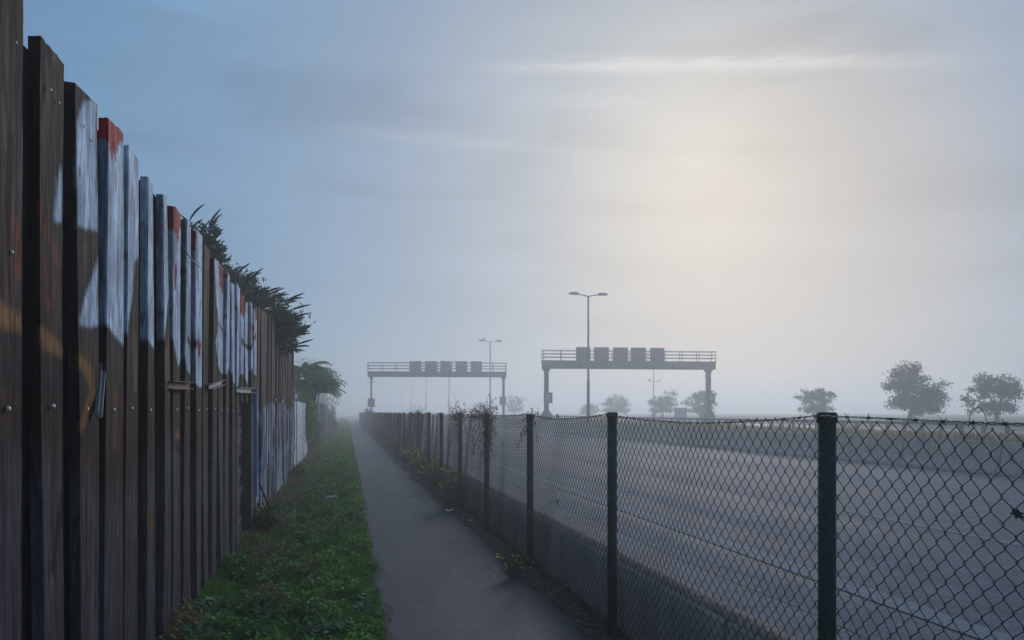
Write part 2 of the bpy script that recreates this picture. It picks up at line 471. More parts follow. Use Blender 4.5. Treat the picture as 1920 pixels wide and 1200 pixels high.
# bare sandy strip between grass and asphalt, and the dirt line under the chain-link fence
def ribbon(name, fa, fb, y0, y1, step, z, mat):
    v, f = [], []
    yy = np.arange(y0, y1, step)
    for y in yy: v += [(fa(y), y, z), ((fa(y) + fb(y)) / 2, y, z + 0.006), (fb(y), y, z)]
    for j in range(len(yy) - 1):
        a = 3 * j; f += [(a, a + 1, a + 4, a + 3), (a + 1, a + 2, a + 5, a + 4)]
    return tag(mesh_obj(name, v, f, mat, smooth=True), kind='structure')
ribbon('sandy_edge', lambda y: 0.12, lambda y: verge_edge(y) + 0.055 + 0.09 * abs(mnoise.noise(Vector((1, y * 1.3, 8)))), 3, 40, 0.08, 0.004, M_SAND)
def dirt_edge(y):
    return 1.66 + 0.10 * mnoise.noise(Vector((2, y * 0.55, 1))) + 0.05 * mnoise.noise(Vector((2, y * 2.6, 1))) - 0.10 * min(1, max(0, (y - 11) / 8))
ribbon('dirt_strip', dirt_edge, lambda y: 1.96, 3, 120, 0.1, 0.005, M_DIRT)

# ------------------------------------------------------------------ concrete barriers
def jersey(h, wt, wb, flip=1):
    a = [(-wb, 0), (-wb, 0.07), (-wb + (wb - wt) * 0.62, 0.07 + h * 0.26), (-wt, h * 0.86), (-wt + 0.02, h), (wt - 0.02, h), (wt, h * 0.86),
         (wb - (wb - wt) * 0.62, 0.07 + h * 0.26), (wb, 0.07), (wb, 0)]
    return [(x * flip, z) for x, z in a]
fb = empty('concrete_barrier', (BARX + 0.30, 0, 0))
tag(fb, 'grey concrete barrier along the far side of the road, below the dry grass', 'barrier')
SEG = 3.7; Y0 = 17.7 - 3 * SEG
seg = MB().prism(jersey(0.83, 0.10, 0.30), 0.035, SEG - 0.035).build('barrier_segment', M_CONC, fb)
bevel(seg, 0.012); seg.location = (0, Y0, 0)
for k in range(1, 48):
    inst(seg, 'barrier_segment', fb, (0, Y0 + k * SEG, 0.0), (0, random.uniform(-.006, .006), random.uniform(-.001, .001)))
core = MB().box(-0.07, 0.07, Y0, Y0 + 48 * SEG, 0.0, 0.70).build('joint_filler', M_SOIL, fb)
nb = empty('concrete_parapet', (1.97, 0, 0))
tag(nb, 'low dark mossy concrete wall right behind the chain-link fence', 'wall')
NS = 3.12; yj = (7.32 - 1.95 * ST) / CT - 2 * NS
prof = [(0.0, -0.04), (0.0, 0.40), (0.012, 0.475), (0.035, 0.505), (0.13, 0.515), (0.16, 0.49), (0.19, 0.36), (0.30, 0.12), (0.34, -0.04)]
seg2 = None
for k in range(42):
    if seg2 is None:
        seg2 = MB().prism(prof, 0.012, NS - 0.012).build('wall_segment', M_CONC2, nb); bevel(seg2, 0.008); seg2.location = (0, yj, 0)
    else:
        inst(seg2, 'wall_segment', nb, (random.uniform(-.006, .006), yj + k * NS, random.uniform(-.012, .008)), (0, random.uniform(-.008, .008), 0))
mb = MB(); n = 500; yy = np.linspace(3, yj + 42 * NS, n)  # pale brown strip: light caught by the wall's top edge, put into colour
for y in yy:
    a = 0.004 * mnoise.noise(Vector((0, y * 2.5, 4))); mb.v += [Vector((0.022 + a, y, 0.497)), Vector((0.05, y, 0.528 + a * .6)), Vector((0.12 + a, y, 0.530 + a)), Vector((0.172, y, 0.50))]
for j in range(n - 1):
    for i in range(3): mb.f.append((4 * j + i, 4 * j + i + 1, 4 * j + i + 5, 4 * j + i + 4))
tag(mb.build('lit_top_edge', simple('lit_edge_brown', (0.20, 0.16, 0.125), 0.95, 0, 18, 0.55, 0.5), nb, smooth=True), label='pale brown strip along the wall top, coloured as an edge catching light')
MB().box(0.03, 0.12, yj, yj + 42 * NS, -0.04, 0.42).build('joint_filler', M_SOIL, nb)

# ------------------------------------------------------------------ guard rail on the median's far side
gr = empty('guard_rail', (20.4, 0, 0.56))
tag(gr, 'steel guard rail on short posts behind the dry grass of the median', 'guard rail')
prof = [(-0.03, 0.595), (-0.05, 0.62), (-0.05, 0.68), (-0.03, 0.705), (0.03, 0.705), (0.05, 0.68), (0.05, 0.62), (0.03, 0.595)]
MB().prism(prof, -4, 220).build('rail', M_STEEL, gr)
M_RPOST = simple('weathered_rail_post', (0.20, 0.175, 0.14), 0.8, 0, 6, 0.3)
gp = MB().box(-0.05, 0.05, -0.05, 0.05, -0.1, 0.594).build('rail_post', M_RPOST, gr)
gp.location = (0, 13, 0)
for k in range(1, 130):
    inst(gp, 'rail_post', gr, (0, 13 + k * 0.95, random.uniform(-.01, 0)), (0, random.uniform(-.03, .03), 0))

# ------------------------------------------------------------------ chain-link fence
cf = empty('chain_link_fence', (FX, 0, 0))
tag(cf, 'green chain-link fence with barbed wire along the right of the footpath', 'fence')
PY0, PSP, NP = 2.83, 2.60, 46
post_v = MB()
post_v.tube([(0, 0, -0.1), (0, 0, 1.575)], 0.0345, 16)
post = post_v.build('post', M_GREEN, cf, smooth=False)
post.data.polygons.foreach_set("use_smooth", [len(p.vertices) == 4 for p in post.data.polygons])
capm = MB(); capm.tube([(0, 0, 1.557), (0, 0, 1.590), (0, 0, 1.600)], [0.040, 0.040, 0.034], 16)
capo = capm.build('post_cap', M_GREEN, None)
posts = []
for k in range(-1, NP):
    y = PY0 + k * PSP
    dz = 0.0 if k in (0, 1) else random.uniform(-0.012, 0.008)
    if k == 2: dz = -0.015
    if k == 3: dz = -0.02
    o = post if k == -1 else inst(post, 'post', cf)
    o.location = (0, y, dz)
    if k > 2: o.rotation_euler = (random.uniform(-.012, .012), random.uniform(-.012, .012), 0)
    c = capo if k == -1 else inst(capo, 'post_cap')
    c.parent = o
    posts.append(o)
def chain_panel(seed, w, warp):
    """woven wire: zig-zag pickets that hook round one another, as one mesh"""
    rng = np.random.default_rng(seed)
    p = 0.0372; hz = 0.0372; z0, z1 = 0.045, 1.584
    npk = int(w / p) + 1; nk = int((z1 - z0) / hz); z0 = z1 - nk * hz
    verts, faces = [], []; base = 0
    rad = 0.0019
    modes = [(rng.uniform(1, 7), rng.uniform(1, 5), rng.uniform(0, 6.3), warp * rng.uniform(0.3, 1)) for _ in range(5)]
    dents = [(rng.uniform(0.1, 0.9), rng.uniform(0.1, 1.4), rng.uniform(-.02, .02), rng.uniform(-.02, .02)) for _ in range(5)]
    for i in range(npk):
        pts = []
        for k in range(nk + 1):
            s = 1 if (k + i) % 2 else -1
            y = i * p + s * p * 0.5; z = z0 + k * hz
            dx = 0.0019 * s
            # a small hook at every knuckle
            pts.append((dx, y + s * 0.0022, z - 0.0026)); pts.append((-dx, y + s * 0.0022, z + 0.0026))
        pts = np.array(pts)
        pts[:, 1] *= w / (npk * p) ; 
        # hand-made unevenness
        t = pts[:, 1] / w
        for ty, tz, ay, azz in dents:
            g = np.exp(-((t - ty) * w) ** 2 / 0.004 - (pts[:, 2] - tz) ** 2 / 0.004)
            pts[:, 1] += ay * g; pts[:, 2] += azz * g
        for ky, kz, ph, am in modes:
            pts[:, 0] += 1.8 * am * np.sin(ky * t * 3.1 + kz * pts[:, 2] + ph) * np.sin(math.pi * np.clip(t, 0, 1))
            pts[:, 1] += am * np.sin(ky * 2 * pts[:, 2] + kz * 4 * t + ph) * np.sin(math.pi * np.clip(t, 0, 1))
            pts[:, 2] += 0.8 * am * np.sin(ky * 3 * t + ph * 2 + kz * 1.3 * pts[:, 2])
        pts[:, 2] -= 0.034 * np.sin(math.pi * np.clip(t, 0, 1)) * pts[:, 2] / 1.5
        pts[:, 1:] += rng.normal(0, warp * 0.12, (len(pts), 2))
        n = len(pts); tn = np.gradient(pts, axis=0); tn /= np.linalg.norm(tn, axis=1, keepdims=True)
        a = np.cross(tn, [1.0, 0.05, 0.0]); a /= np.linalg.norm(a, axis=1, keepdims=True); b = np.cross(tn, a)
        ring = [pts + rad * (a * math.cos(q) + b * math.sin(q)) for q in (0, math.pi / 2, math.pi, 3 * math.pi / 2)]
        v = np.stack(ring, 1).reshape(-1, 3)
        idx = np.arange(n - 1)[:, None] * 4
        for k in range(4):
            k2 = (k + 1) % 4
            faces.append(base + np.concatenate([idx + k, idx + k2, idx + 4 + k2, idx + 4 + k], 1))
        verts.append(v); base += len(v)
    return np.concatenate(verts), np.concatenate(faces)
pan = []
for s, wp in ((1, 0.0042), (2, 0.0035), (3, 0.004), (4, 0.005)):
    v, f = chain_panel(s, PSP, wp)
    pan.append((v, f))
first = {}
for k in range(-1, NP - 1):
    s = {-1: 3, 0: 0, 1: 1, 2: 2}.get(k, 1 + (k % 3))
    loc = (-0.041, PY0 + k * PSP, 0)
    if s not in first:
        first[s] = mesh_obj('chain_link_mesh', pan[s][0], pan[s][1], M_WIRE, cf, loc=loc); o = first[s]
    else:
        o = inst(first[s], 'chain_link_mesh', cf, loc)
    tag(o, kind='stuff')
# tension wires
for zz, rr in ((0.80, 0.0014), (0.08, 0.0018)):
    mb = MB(); pts = []
    for k in range(-1, NP - 1):
        for q in range(8):
            t = q / 8; y = PY0 + (k + t) * PSP
            pts.append((-0.037, y, zz - 0.03 * zz / 1.5 * math.sin(math.pi * t)))
    mb.tube(pts, rr, 4); mb.build('tension_wire', M_WIRE, cf)
# barbed wire: two twisted strands with barbs
def barbed(k0, k1, sags, zt, fine):
    mb = MB(); bb = MB()
    A, B = [], []
    step = 0.02 if fine else 0.13
    for k in range(k0, k1):
        sg = sags.get(k, 0.02)
        n = int(PSP / step)
        for q in range(n):
            t = q / n; y = PY0 + (k + t) * PSP
            z = zt - sg * 4 * t * (1 - t) + 0.008 * mnoise.noise(Vector((0, y * 1.5, 2)))
            w = y * 2 * math.pi / 0.09
            A.append((-0.048 + 0.003 * math.cos(w), y, z + 0.003 * math.sin(w)))
            B.append((-0.048 - 0.003 * math.cos(w), y, z - 0.003 * math.sin(w)))
            if (fine and q % 6 == 0) or (not fine and k < 8):
                c = Vector((-0.048, y, z))
                for r in range(2):
                    d = Vector((random.uniform(-1, 1), random.uniform(-.8, .8), random.uniform(-1, 1))).normalized() * 0.017
                    bb.tube([c - d, c + d], 0.0012, 3)
                bb.tube([c - Vector((0, 0.006, 0)), c + Vector((0, 0.006, 0))], 0.0055, 5)
    mb.tube(A, 0.0017, 4); mb.tube(B, 0.0017, 4)
    o = mb.build('barbed_wire', M_BARB, cf)
    if bb.v: tag(bb.build('barbs', M_BARB, o), kind='stuff')
barbed(-1, 3, {-1: 0.022, 0: 0.045, 1: 0.045, 2: 0.03}, 1.588, True)
barbed(3, NP - 1, {}, 1.585, False)
# spare tie wires and caught scraps on the mesh
for (yy, zz, s) in ((1.95, 1.31, 0.03), (7.04, 0.79, 0.04), (7.05, 1.565, 0.045)):
    mb = MB(); pts = []
    for q in range(14):
        a = q * 1.9
        pts.append((0.03 + 0.012 * math.sin(a * 1.3), yy + s * 0.5 * math.sin(a), zz + s * 0.35 * math.cos(a * 0.83)))
    mb.tube(pts, 0.0035 if s < 0.04 else 0.002, 5)
    mb.build('wire_tie', M_WIRE, cf)
mb = MB(); pts = []
for q in range(13):
    a = math.pi * q / 12; pts.append((-0.03, 2.03 - 0.035 * math.cos(a), 1.555 + 0.06 * math.sin(a)))
mb.tube(pts, 0.0012, 4).build('wire_loop', M_WIRE, cf)

# ------------------------------------------------------------------ graffiti, drawn on the boards' own plane (Y along the fence, z up)
def poly(pts): return [on_side(x, y, WXF) for x, y in pts]
WHITES = [poly(p) for p in (
    [(119, 262), (111, 330), (103, 400), (105, 420), (119, 422)],
    [(146, 228), (152, 205), (162, 186), (184, 178), (184, 436), (146, 428)],
    [(184, 478), (176, 498), (163, 540), (150, 585), (146, 606), (152, 620), (184, 610)],
    [(185, 60), (230, 120), (290, 240), (382, 380), (381, 724), (373, 728), (363, 714), (350, 694), (344, 640), (339, 684), (335, 692),
     (328, 655), (321, 600), (316, 560), (312, 575), (306, 640), (291, 657), (277, 640), (268, 560), (259, 484), (252, 498), (246, 570), (238, 628),
     (230, 654), (214, 634), (197, 610), (185, 604)],
    [(401, 440), (490, 560), (489, 692), (478, 706), (470, 690), (464, 722), (458, 702), (450, 706), (446, 729), (438, 720), (432, 684), (426, 702),
     (418, 705), (408, 682), (402, 640), (411, 606), (404, 575), (400, 500)],
)]
REDS = [poly(p) for p in (
    [(180, 190), (234, 236), (228, 262), (219, 272), (213, 304), (209, 280), (204, 306), (200, 270), (196, 262), (180, 262)],
    [(324, 370), (342, 396), (342, 432), (337, 428), (334, 460), (330, 436), (327, 440), (324, 400)],
    [(361, 420), (369, 430), (368, 470), (362, 470)],
    [(412, 495), (425, 512), (423, 530), (418, 552), (414, 535)],
    [(452, 550), (464, 565), (462, 585), (458, 600), (453, 585)],
    [(476, 575), (487, 588), (486, 605), (478, 600)],
    [(329, 494), (333, 500), (331, 545), (328, 540)], [(370, 640), (376, 644), (374, 672), (371, 664)],
    [(419, 580), (424, 590), (422, 612), (419, 605)], [(469, 606), (477, 612), (474, 652), (470, 640)],
)]
def stroke(pts, w, c): return (poly(pts), w, c)
BLACK = (0.005, 0.005, 0.007); ORANGE = (0.26, 0.105, 0.030); RED = (0.40, 0.010, 0.014); WHITEC = (0.64, 0.75, 0.92); DRED = (0.16, 0.008, 0.010)
STROKES0 = [
    stroke([(-8, 655), (36, 668), (80, 690), (117, 706), (150, 745), (160, 800)], 0.13, BLACK),
    stroke([(-8, 585), (36, 605), (80, 630), (117, 657), (150, 676), (166, 700), (172, 735), (160, 772), (150, 800)], 0.05, ORANGE),
    stroke([(112, 1000), (106, 1040), (100, 1085)], 0.03, ORANGE), stroke([(118, 930), (108, 1000), (100, 1060)], 0.05, BLACK),
    stroke([(310, 640), (312, 720)], 0.10, (0.16, 0.075, 0.045)), stroke([(332, 815), (345, 823)], 0.045, ORANGE),
    stroke([(332, 835), (345, 848)], 0.06, BLACK), stroke([(252, 640), (255, 720)], 0.07, (0.12, 0.06, 0.04)),
    stroke([(215, 740), (214, 830)], 0.05, (0.12, 0.055, 0.02)), stroke([(276, 960), (286, 985)], 0.06, (0.15, 0.07, 0.03)),
    stroke([(82, 392), (92, 432), (112, 492)], 0.045, DRED),
    stroke([(86, 480), (97, 494), (108, 524), (104, 560), (94, 572), (86, 556), (85, 520), (92, 494)], 0.028, DRED),
    stroke([(26, 418), (36, 452), (34, 500)], 0.05, DRED),
]
STROKES1 = [
    stroke([(316, 470), (309, 540), (304, 600)], 0.022, BLACK), stroke([(288, 500), (281, 560), (276, 600)], 0.020, BLACK),
    stroke([(352, 636), (362, 652), (372, 640)], 0.09, BLACK), stroke([(404, 590), (420, 622), (428, 565)], 0.07, BLACK),
    stroke([(388, 600), (392, 700)], 0.22, BLACK), stroke([(455, 640), (468, 655), (478, 630)], 0.09, BLACK),
    stroke([(441, 540), (447, 600), (441, 650)], 0.07, (0.12, 0.15, 0.22)), stroke([(344, 480), (352, 540)], 0.05, BLACK),
    stroke([(318, 440), (322, 520)], 0.08, (0.10, 0.14, 0.24)), stroke([(425, 520), (432, 560)], 0.06, (0.10, 0.14, 0.24)),
]
def in_poly(Y, Z, pl):
    ins = np.zeros(len(Y), bool); n = len(pl)
    for i in range(n):
        y1, z1 = pl[i]; y2, z2 = pl[(i + 1) % n]
        if z1 == z2: continue
        c = ((z1 > Z) != (z2 > Z)) & (Y < (y2 - y1) * (Z - z1) / (z2 - z1) + y1)
        ins ^= c
    return ins
def seg_dist(Y, Z, pl, closed):
    d = np.full(len(Y), 9.0); n = len(pl)
    for i in range(n if closed else n - 1):
        y1, z1 = pl[i]; y2, z2 = pl[(i + 1) % n]
        dy, dz = y2 - y1, z2 - z1; L = dy * dy + dz * dz + 1e-9
        t = np.clip(((Y - y1) * dy + (Z - z1) * dz) / L, 0, 1)
        d = np.minimum(d, np.hypot(Y - y1 - t * dy, Z - z1 - t * dz))
    return d
def vnoise(Y, Z, sy, sz, seed):
    return np.array([mnoise.noise(Vector((a * sy, b * sz, seed))) for a, b in zip(Y, Z)])
def lay(col, mask, c):
    m = np.clip(mask, 0, 1)[:, None]; return col * (1 - m) + np.array(c)[None, :] * m
def graffiti(Y, Z, base):
    col = base.copy()
    wob = vnoise(Y, Z, 6, 6, 1.5) * 0.018
    for pl, w, c in STROKES0:
        d = seg_dist(Y, Z, pl, False) + wob
        col = lay(col, (w - d) / 0.03 * 0.9, c)
    for pl in WHITES:
        d = seg_dist(Y, Z, pl, True); d = np.where(in_poly(Y, Z, pl), -d, d) + wob
        col = lay(col, (0.082 - d) / 0.03, BLACK)
    mot = vnoise(Y, Z, 7, 3.5, 7.7); mot2 = vnoise(Y, Z, 2.2, 1.6, 3.3)
    for pl in WHITES:
        d = seg_dist(Y, Z, pl, True); d = np.where(in_poly(Y, Z, pl), -d, d) + wob
        k = np.clip(0.94 + 0.35 * mot + 0.25 * mot2, 0.45, 1.15)
        col = np.where((d < 0.0)[:, None], lay(col, np.clip(-d / 0.02, 0, 1), (1, 1, 1)) * 0 + (col * (1 - np.clip(-d / 0.02, 0, 1))[:, None]
              + (np.array(WHITEC)[None, :] * k[:, None]) * np.clip(-d / 0.02, 0, 1)[:, None]), col)
    for pl, w, c in STROKES1:
        d = seg_dist(Y, Z, pl, False) + wob
        col = lay(col, (w * 0.5 - d) / 0.03, c)
    for pl in REDS:
        d = seg_dist(Y, Z, pl, True); d = np.where(in_poly(Y, Z, pl), -d, d)
        col = lay(col, (0.006 - d) / 0.01, RED)
    return col
def lower_tags(Y, Z, base):
    """the bleached, oversprayed lower half of the far boards"""
    col = base.copy()
    a = vnoise(Y, Z, 1.3, 2.2, 12.5); b = vnoise(Y, Z, 2.4, 1.2, 31.0); s = vnoise(Y, Z, 9, 1.1, 4.4)
    m = np.clip((1.80 + 0.22 * a - Z) / 0.12, 0, 1) * np.clip(0.8 + 1.3 * s, 0, 0.97)
    col = lay(col, m, (0.42, 0.45, 0.60))
    col = lay(col, np.clip((b + 0.35 * s - 0.12) / 0.12, 0, 1) * (Z < 1.85) * 0.95, (0.014, 0.016, 0.028))
    col = lay(col, np.clip((a - 0.42) / 0.1, 0, 1) * (Z < 1.4) * 0.9, (0.04, 0.18, 0.48))
    return col

# ------------------------------------------------------------------ plank fence
def plank_mesh(w, t, z0, z1, seed, paint=None, y_world=0.0, base=(0.075, 0.05, 0.045), fine=True, edge=0.3, hz=None):
    """board standing upright: width along +y, front face at x=0, thickness to -x; slight bow, uneven end"""
    rng = np.random.default_rng(seed)
    nw = 9 if fine else 3; hz = hz or (0.014 if fine else 0.12)
    nz = max(2, int((z1 - z0) / hz))
    ring = [(0.0, w * i / nw) for i in range(nw)] + [(0.0, w)] + [(-t, w), (-t, 0.0), (-t * 0.66, 0.0), (-t * 0.33, 0.0)]
    n = len(ring); zs = np.linspace(z0, z1, nz + 1)
    bow, ph, tw = rng.uniform(-0.012, 0.012), rng.uniform(0, 6.3), rng.uniform(-0.012, 0.012)
    lean = rng.uniform(-0.006, 0.006)
    V = np.zeros((nz + 1, n, 3))
    skew = rng.uniform(-0.035, 0.035)
    for i, (x, y) in enumerate(ring):
        V[:, i, 0] = x + bow * np.sin(zs * 1.1 + ph) + tw * (y / w - .5) * (zs - 1.5)
        V[:, i, 1] = y + lean * (zs - 1.5)
        V[:, i, 2] = zs
    sd2 = seed * 0.731
    for i, (x, y) in enumerate(ring):                      # sawn edges are never quite straight
        if y in (0.0, w):
            V[:, i, 1] += np.array([0.005 * mnoise.noise(Vector((y * 9, z * 3.5, sd2))) + 0.003 * mnoise.noise(Vector((y * 9, z * 17, sd2))) for z in zs])
    V[-1, :, 2] += np.array([skew * (y / w - .5) + 0.012 * mnoise.noise(Vector((y * 22, sd2, 1.0))) + rng.uniform(-.004, .004) for x, y in ring])
    V = V.reshape(-1, 3)
    q = np.arange(nz)[:, None] * n; i = np.arange(n)[None, :]
    Fq = np.stack([q + i, q + (i + 1) % n, q + n + (i + 1) % n, q + n + i], -1).reshape(-1, 4)
    faces = [tuple(f) for f in Fq.tolist()]
    faces.append(tuple(range(nz * n, nz * n + n))); faces.append(tuple(reversed(range(n))))
    # colour
    Y = V[:, 1] + y_world; Z = V[:, 2]
    bc = np.array(base)[None, :] * (1 + 0.25 * rng.uniform(-1, 1)) * np.ones((len(V), 1))
    if fine:
        g = vnoise(V[:, 1], Z, 8, 0.9, seed * 1.37); wth = vnoise(V[:, 1] + y_world, Z, 0.8, 1.1, 2.2)
        m = np.clip((1.55 + 0.35 * wth - Z) / 0.25, 0, 1)          # bleached grey below the old fence line, brown stain above
        bc = bc * (1 - m[:, None]) + np.array([0.070, 0.056, 0.070])[None, :] * m[:, None]
        bc = bc * (1 + 0.45 * g)[:, None]
    col = bc
    if paint is not None:
        pc = paint(Y * 1.0, Z, bc)
        idx = np.arange(len(V)) % n
        on_edge = (idx >= nw + 1)                     # near edge and back
        k = np.where(on_edge, edge, 1.0)[:, None]
        col = bc * (1 - k) + pc * k
    return V, faces, col
fence = empty('plank_fence', (WXF, 0, 0))
tag(fence, 'tall dark board fence with pale blue and red graffiti, nearest on the left', 'fence')
face_px = [(80, 119, 70), (147, 183, 155), (197, 230, 215), (238, 260, 275), (277, 290, 333), (305, 316, 360), (326, 339, 385)]
planks = [(2.965, 0.235, 3.10)]
for a, b, ty in face_px:
    ya, zt = on_side(a, ty, WXF); yb, _ = on_side(b, ty, WXF)
    planks.append((ya, yb - ya, zt))
y = planks[-1][0] + 0.40
tops = [3.0, 3.02, 2.99, 2.96, 2.98, 2.96, 2.93, 2.97, 2.92, 2.90, 2.94, 2.92, 2.94, 2.93]
for k in range(13):
    planks.append((y, 0.225 + random.uniform(-.02, .02), tops[k])); y += 0.398 + random.uniform(-.015, .015)
planks = [p for p in planks if p[0] < 10.75]
bolt = None
def add_bolt(parent, y, z, r=0.011):
    global bolt
    if bolt is None:
        mb = MB(); n = 8
        for rr, xx in ((1.0, 0.0), (0.95, 0.35), (0.6, 0.75)): 
            for k in range(n): mb.v.append(Vector((xx, rr * math.cos(6.283 * k / n), rr * math.sin(6.283 * k / n))))
        for l in range(2):
            for k in range(n): mb.f.append((l * n + k, l * n + (k + 1) % n, (l + 1) * n + (k + 1) % n, (l + 1) * n + k))
        mb.f.append(tuple(range(2 * n, 3 * n)))
        bolt = mb.build('bolt', M_BOLT, parent, smooth=True); o = bolt
    else: o = inst(bolt, 'bolt', parent)
    o.location = (0.0, y, z); o.scale = (r, r, r)
EDGE = {0: 0.0, 1: 0.0, 2: 0.05, 3: 0.35, 4: 0.55, 5: 0.7, 6: 0.25, 7: 0.5}
for k, (py, pw, pt) in enumerate(planks):
    gap = 9.05 < py < 10.3
    z0 = 1.70 + random.uniform(-.04, .03) if gap else -0.05
    base = (0.042, 0.0125, 0.009) if k not in (10, 11) else (0.075, 0.021, 0.016)
    v, f, c = plank_mesh(pw, 0.045, z0, pt, 100 + k, graffiti, py, base, True, EDGE.get(k, random.choice((0.1, 0.3, 0.5))))
    if k == 3:                                         # red paint wraps round the near edge of this board's top
        nn = 14; ii = np.arange(len(v)) % nn
        c[(ii >= 11) & (v[:, 2] > 2.93)] = RED
        c[(ii >= 11) & (v[:, 2] <= 2.93) & (v[:, 2] > 2.55)] = (0.16, 0.20, 0.28)
    o = mesh_obj('plank', v, f, M_BOARD, fence, cols=c, loc=(random.uniform(-.004, .004), py, 0))
    if k in (3, 8, 13): tag(o, label='board with red paint running down from its top end')
    if not gap:
        add_bolt(o, pw * 0.42, 1.62 + random.uniform(-.01, .01))
        add_bolt(o, pw * 0.3, pt - 0.17 + random.uniform(-.02, .02), 0.007)
        if k < 4: add_bolt(o, pw * 0.7, pt - 0.19, 0.006)
        if k == 0: add_bolt(o, pw * 0.55, 2.16, 0.008)
    # backing board over the gap to the next one
    if k + 1 < len(planks):
        ga = py + pw - 0.04; gb = planks[k + 1][0] + 0.15
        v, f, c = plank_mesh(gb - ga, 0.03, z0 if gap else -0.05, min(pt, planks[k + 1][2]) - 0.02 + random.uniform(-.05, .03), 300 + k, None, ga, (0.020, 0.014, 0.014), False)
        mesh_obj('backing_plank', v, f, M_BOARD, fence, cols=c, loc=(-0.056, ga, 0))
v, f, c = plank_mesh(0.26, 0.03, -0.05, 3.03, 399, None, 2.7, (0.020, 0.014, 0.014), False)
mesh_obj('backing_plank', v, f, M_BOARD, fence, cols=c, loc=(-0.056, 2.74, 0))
for zz in (0.35, 1.62, 2.75):
    MB().box(-0.15, -0.09, 2.7, 9.1 if zz < 1.7 else 10.8, zz - 0.045, zz + 0.045).build('rail', M_DARKWOOD, fence)
# steel channels bolted across the boards
def channel(y0, z0, y1, z1, mat, h=0.045):
    L = math.hypot(y1 - y0, z1 - z0); a = math.atan2(z1 - z0, y1 - y0)
    M = Matrix.Translation((0.006, y0, z0)) @ Matrix.Rotation(a, 4, 'X')
    mb = MB(); mb.box(0, 0.006, 0, L, -h / 2, h / 2); mb.box(0.006, 0.04, 0, L, h / 2 - 0.005, h / 2); mb.box(0.006, 0.04, 0, L, -h / 2, -h / 2 + 0.005)
    return mb.build('steel_channel', mat, fence, M=M)
ya, za = on_side(321, 722, WXF + .03); yb, zb = on_side(359, 723, WXF + .03); channel(ya, za, yb, zb, M_RUST, 0.055)
ya, za = on_side(396, 725, WXF + .03); yb, zb = on_side(419, 717, WXF + .03); channel(ya, za, yb, zb, M_STEEL, 0.045)
ya, za = on_side(447, 731, WXF + .03); yb, zb = on_side(482, 733, WXF + .03); channel(ya, za, yb, zb, M_STEEL, 0.06)
# the loose angle bar hanging askew off the fourth board
ya, za = on_side(240, 612, WXF + .05); yb, zb = on_side(192, 780, WXF + .05)
dv = Vector((0, ya - yb, za - zb)); Lb = dv.length; a = math.atan2(dv.z, dv.y)
Mx = Matrix.Translation((0.02, yb, zb)) @ Matrix.Rotation(a, 4, 'X') @ Matrix.Rotation(R(8), 4, 'Z')
mb = MB(); mb.box(0.0, 0.005, 0, Lb, -0.016, 0.016); mb.box(0.005, 0.026, 0, Lb * 0.96, -0.016, -0.011); mb.box(0.005, 0.016, 0, Lb, 0.011, 0.016)
tag(mb.build('angle_bar', simple('grey_zinc', (0.30, 0.32, 0.36), 0.35, 0.7, 5, 0.4), fence, M=Mx), label='loose grey metal bar hanging askew')
pts = []
for x, yy in ((338, 455), (343, 466), (349, 476), (356, 486), (364, 493), (374, 502)):
    a_, b_ = on_side(x, yy, WXF + .02); pts.append((0.03, a_, b_))
MB().tube(pts, 0.004, 5).build('hanging_wire', M_STEEL, fence)
# far section: taller narrow boards that swing slightly away from the path
f2 = empty('plank_fence', (WXF, 10.75, 0))
tag(f2, 'far section of brown board fence, bleached and sprayed dark below', 'fence')
ang2 = math.atan2(-0.17, 10.7); f2.rotation_euler = (0, 0, -ang2)
yy = 0.05; k = 0
while yy < 10.55:
    w = random.uniform(0.20, 0.26)
    v, f, c = plank_mesh(w, 0.04, -0.02, 2.98 + 0.42 * min(1, yy / 6.0) + random.uniform(-.03, .03), 500 + k, None, yy, (0.085, 0.042, 0.031), False, hz=0.04)
    mesh_obj('plank', v, f, M_BOARD, f2, cols=lower_tags(v[:, 1] + yy, v[:, 2], c), loc=(random.uniform(-.01, .01), yy, 0))
    yn = yy + w + random.uniform(0.12, 0.17)
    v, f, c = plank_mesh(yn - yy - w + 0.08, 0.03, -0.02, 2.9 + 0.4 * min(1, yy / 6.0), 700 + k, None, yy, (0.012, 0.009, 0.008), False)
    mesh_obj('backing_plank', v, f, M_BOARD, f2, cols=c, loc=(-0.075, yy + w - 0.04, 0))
    yy = yn; k += 1
for zz in (0.4, 1.6, 2.6): MB().box(-0.074, -0.042, 0, 10.5, zz - .04, zz + .04).build('rail', M_DARKWOOD, f2)
bb = MB().box(0.012, 0.05, -0.33, -0.28, 0.55, 1.90).build('blue_batten', M_BLUE, f2); tag(bb, label='bright blue upright batten')
MB().box(-0.02, 0.012, 10.50, 10.58, 0.6, 2.3).build('blue_batten', M_BLUE, f2)
MB().box(-0.10, 0.010, -0.62, -0.38, -0.05, 1.70).build('gate_post', M_DARKWOOD, f2)
MB().box(-0.10, -0.02, -0.27, 0.02, -0.05, 1.72).build('gate_post', M_DARKWOOD, f2)
for yb_, zb_ in ((3.2, 1.83), (4.9, 1.83)): 
    mb = MB(); mb.box(0.012, 0.02, yb_, yb_ + .75, zb_ - .03, zb_ + .03); mb.box(0.02, 0.05, yb_, yb_ + .75, zb_ + .024, zb_ + .03); mb.build('steel_channel', M_RUST, f2)
